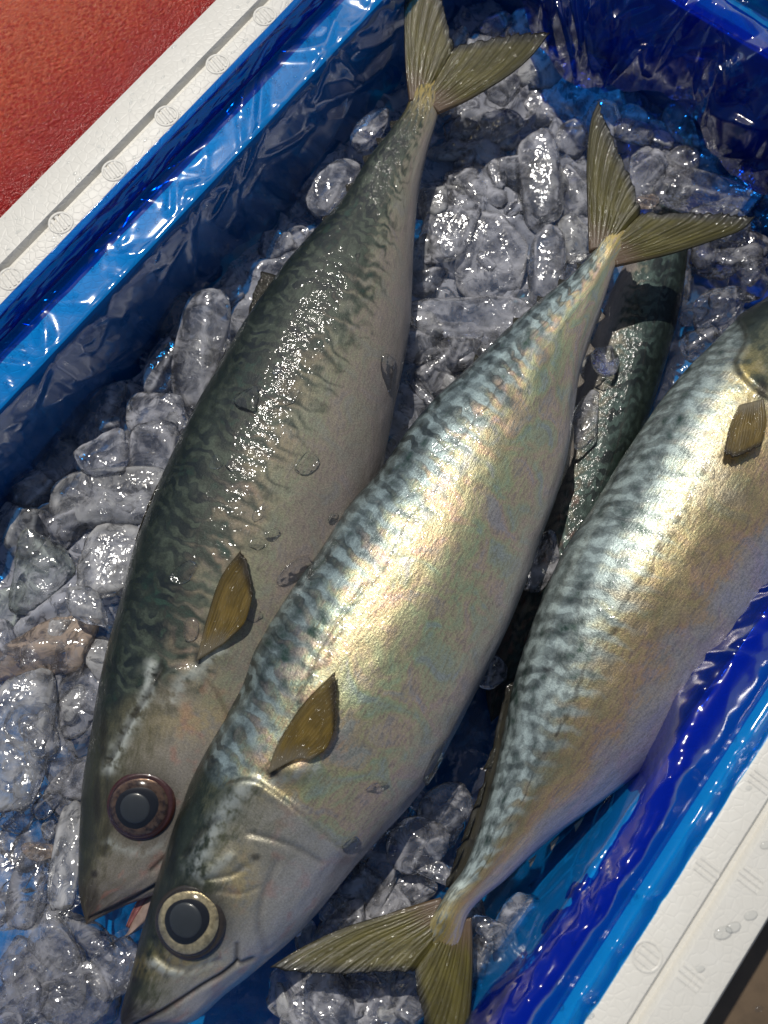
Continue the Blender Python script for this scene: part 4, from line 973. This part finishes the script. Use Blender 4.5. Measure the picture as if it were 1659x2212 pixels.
for poly, n, lab, grp in ZONES:
    xs, ys = [p_[0] for p_ in poly], [p_[1] for p_ in poly]
    k = 0
    while k < n:
        x, y = random.uniform(min(xs), max(xs)), random.uniform(min(ys), max(ys))
        if not inside(x, y, poly): continue
        hn = min(SHORT, key=lambda h_: (h_[0] - x) ** 2 + (h_[1] - y) ** 2)[2]
        near = ('small ice chip beside the ' + hn, 'chips beside the ' + hn)
        L = random.choice((44, 58, 72, 90, 120)); W = L * random.uniform(0.5, 0.9)
        ice(x, y, L, W, random.uniform(0, 180), random.choice(('lump', 'slab', 'bar')), random.uniform(-0.028, -0.013), near[0], near[1], random.choice((None, None, None, MK)) if lab.startswith(('small broken', 'small shaded ice chip in the bed')) else ICE_CLEAR, W * 0.9, (random.uniform(-0.5, 0.5), random.uniform(-0.5, 0.5)), 'ice_chip')
        k += 1

# chips and drops melting on the fish
def on_fish(f, x, y, L, W, ang, label, grp):
    p_, n_ = surf(f, x, y)
    o = ice(x, y, L, W, ang, 'lump', p_[2], label, grp, ICE_WET, W * 0.3, name='ice_chip')
    q = Vector((0, 0, 1)).rotation_difference(Vector(n_)).to_matrix().to_4x4()
    o.matrix_world = Matrix.Translation(Vector(p_ + n_ * 0.0004)) @ q @ Matrix.Rotation(math.radians(ang), 4, 'Z') @ Matrix.Diagonal((*o.scale, 1))
for x, y, L, W, a in ((660, 1000, 48, 40, 40), (560, 1110, 34, 22, 70), (505, 1010, 30, 24, 0), (538, 865, 54, 60, 20), (632, 858, 40, 22, 60), (640, 1232, 80, 34, 35), (556, 1175, 34, 26, 20), (585, 1155, 30, 24, 0),
                      (395, 1240, 56, 36, 20), (410, 1360, 40, 30, 80), (545, 1330, 34, 28, 10), (470, 1000, 30, 30, 0), (720, 1120, 26, 18, 40), (600, 800, 22, 14, 30)):
    on_fish(f1, x, y, L, W, a, 'small clear ice chip melting on the flank of the leftmost mackerel', 'ice chips on the leftmost mackerel')
on_fish(f1, 838, 800, 34, 80, 5, 'long clear ice chip hanging on the belly edge of the leftmost mackerel', 'ice chips on single fish')
on_fish(f2, 938, 1650, 84, 40, 62, 'clear ice chip stuck to the belly edge of the central mackerel', 'ice chips on single fish')
on_fish(f2, 756, 1822, 34, 26, 20, 'water drop of ice at the gill corner of the central mackerel', 'ice chips on single fish')
on_fish(f2, 815, 1700, 40, 18, 15, 'tiny clear ice chip on the pale belly of the central mackerel', 'ice chips on single fish')
on_fish(f3, 1525, 1020, 36, 30, 20, 'small clear ice chip on the back of the right mackerel', 'ice chips on single fish')

# melt water and crushed ice under the pieces: one bumpy sheet
na, nb_ = 200, 130
ga, gb = np.meshgrid(np.linspace(-0.245, 0.232, na), np.linspace(-0.121, 0.121, nb_), indexing='ij')
zz = -0.0205 + 0.014 * (fbm(ga * 38, gb * 38, 51, 4) - 0.5) + 0.006 * ridge(ga * 90, gb * 90, 55, 2) - 0.010 * np.clip((gb - 0.0) / 0.08, 0, 1)
sl = link('crushed_ice', new_mesh('crushed_ice', box_pt(ga, gb, zz).reshape(-1, 3), grid_array(na, nb_)), ICE_BED)
wet = np.clip(1.15 - 1.1 * np.clip((gb + 0.055) / 0.11, 0, 1) - 0.9 * np.clip((-0.10 - ga) / 0.06, 0, 1), 0.12, 1)
set_attr(sl.data, 'mask', np.repeat(wet.reshape(-1, 1), 3, 1))
tag(sl, 'wet crushed ice and melt water under the larger pieces', 'crushed ice', kind='stuff')

# water droplets on foam and film
bm = bmesh.new()
def drop(p, r, flat=0.5, st=1.0, an=0.0):
    mtx = Matrix.Translation(Vector(p)) @ Matrix.Rotation(an, 4, 'Z') @ Matrix.Diagonal((r * st, r, r * flat, 1))
    bmesh.ops.create_icosphere(bm, subdivisions=2, radius=1.0, matrix=mtx)
for k in range(160):
    a = random.uniform(-0.06, 0.17); b = random.choice((random.uniform(-0.174, -0.163), random.uniform(-0.155, -0.149)))
    drop(box_pt(a, b, ZR), random.uniform(0.0002, 0.0007), 0.22, random.uniform(1, 2.5), TH + random.uniform(-0.3, 0.3))
for x, y, r in ((1562, 2016, 0.0019), (1584, 2004, 0.0016), (1622, 1978, 0.0014), (1512, 2094, 0.0010), (1654, 1826, 0.0012), (1280, 2160, 0.0012), (1618, 1702, 0.0007), (1640, 2180, 0.0008), (1275, 2195, 0.0008)):
    drop(at(x, y, ZR), r, 0.25, 1.6, 0.3)
for k in range(120):
    drop(box_pt(random.uniform(-0.06, 0.17), random.uniform(-0.142, -0.132), ZL + 0.0012), random.uniform(0.0003, 0.0009), 0.6)
for k in range(26):
    drop(box_pt(random.uniform(-0.13, 0.02), random.uniform(0.133, 0.143), ZL + 0.0012), random.uniform(0.0004, 0.0012), 0.6)
for f_ in bm.faces: f_.smooth = True
me = bpy.data.meshes.new('water_droplets'); bm.to_mesh(me); bm.free()
m = Mat('water'); frn = m.n('Fresnel', {'IOR': 1.33})
WATER = m.done(m.mixsh(m.math('MINIMUM', m.mul(frn, 0.7), 0.35), m.n('BsdfTransparent', {'Color': (0.95, 0.96, 0.97)}), m.n('BsdfGlossy', {'Roughness': 0.10})))
tag(link('water_droplets', me, WATER), 'scattered water droplets on the foam rims and blue liner', 'droplets', kind='stuff')

# children of an Empty that is not at the origin keep their places
bpy.context.view_layer.update()
for o in SC.objects:
    if o.type == 'MESH' and o.parent is not None and o.matrix_parent_inverse == Matrix.Identity(4):
        top = o.parent
        while top.parent is not None: top = top.parent
        if o.parent is top and top.type == 'EMPTY':
            o.matrix_parent_inverse = Matrix.Translation(-top.location)
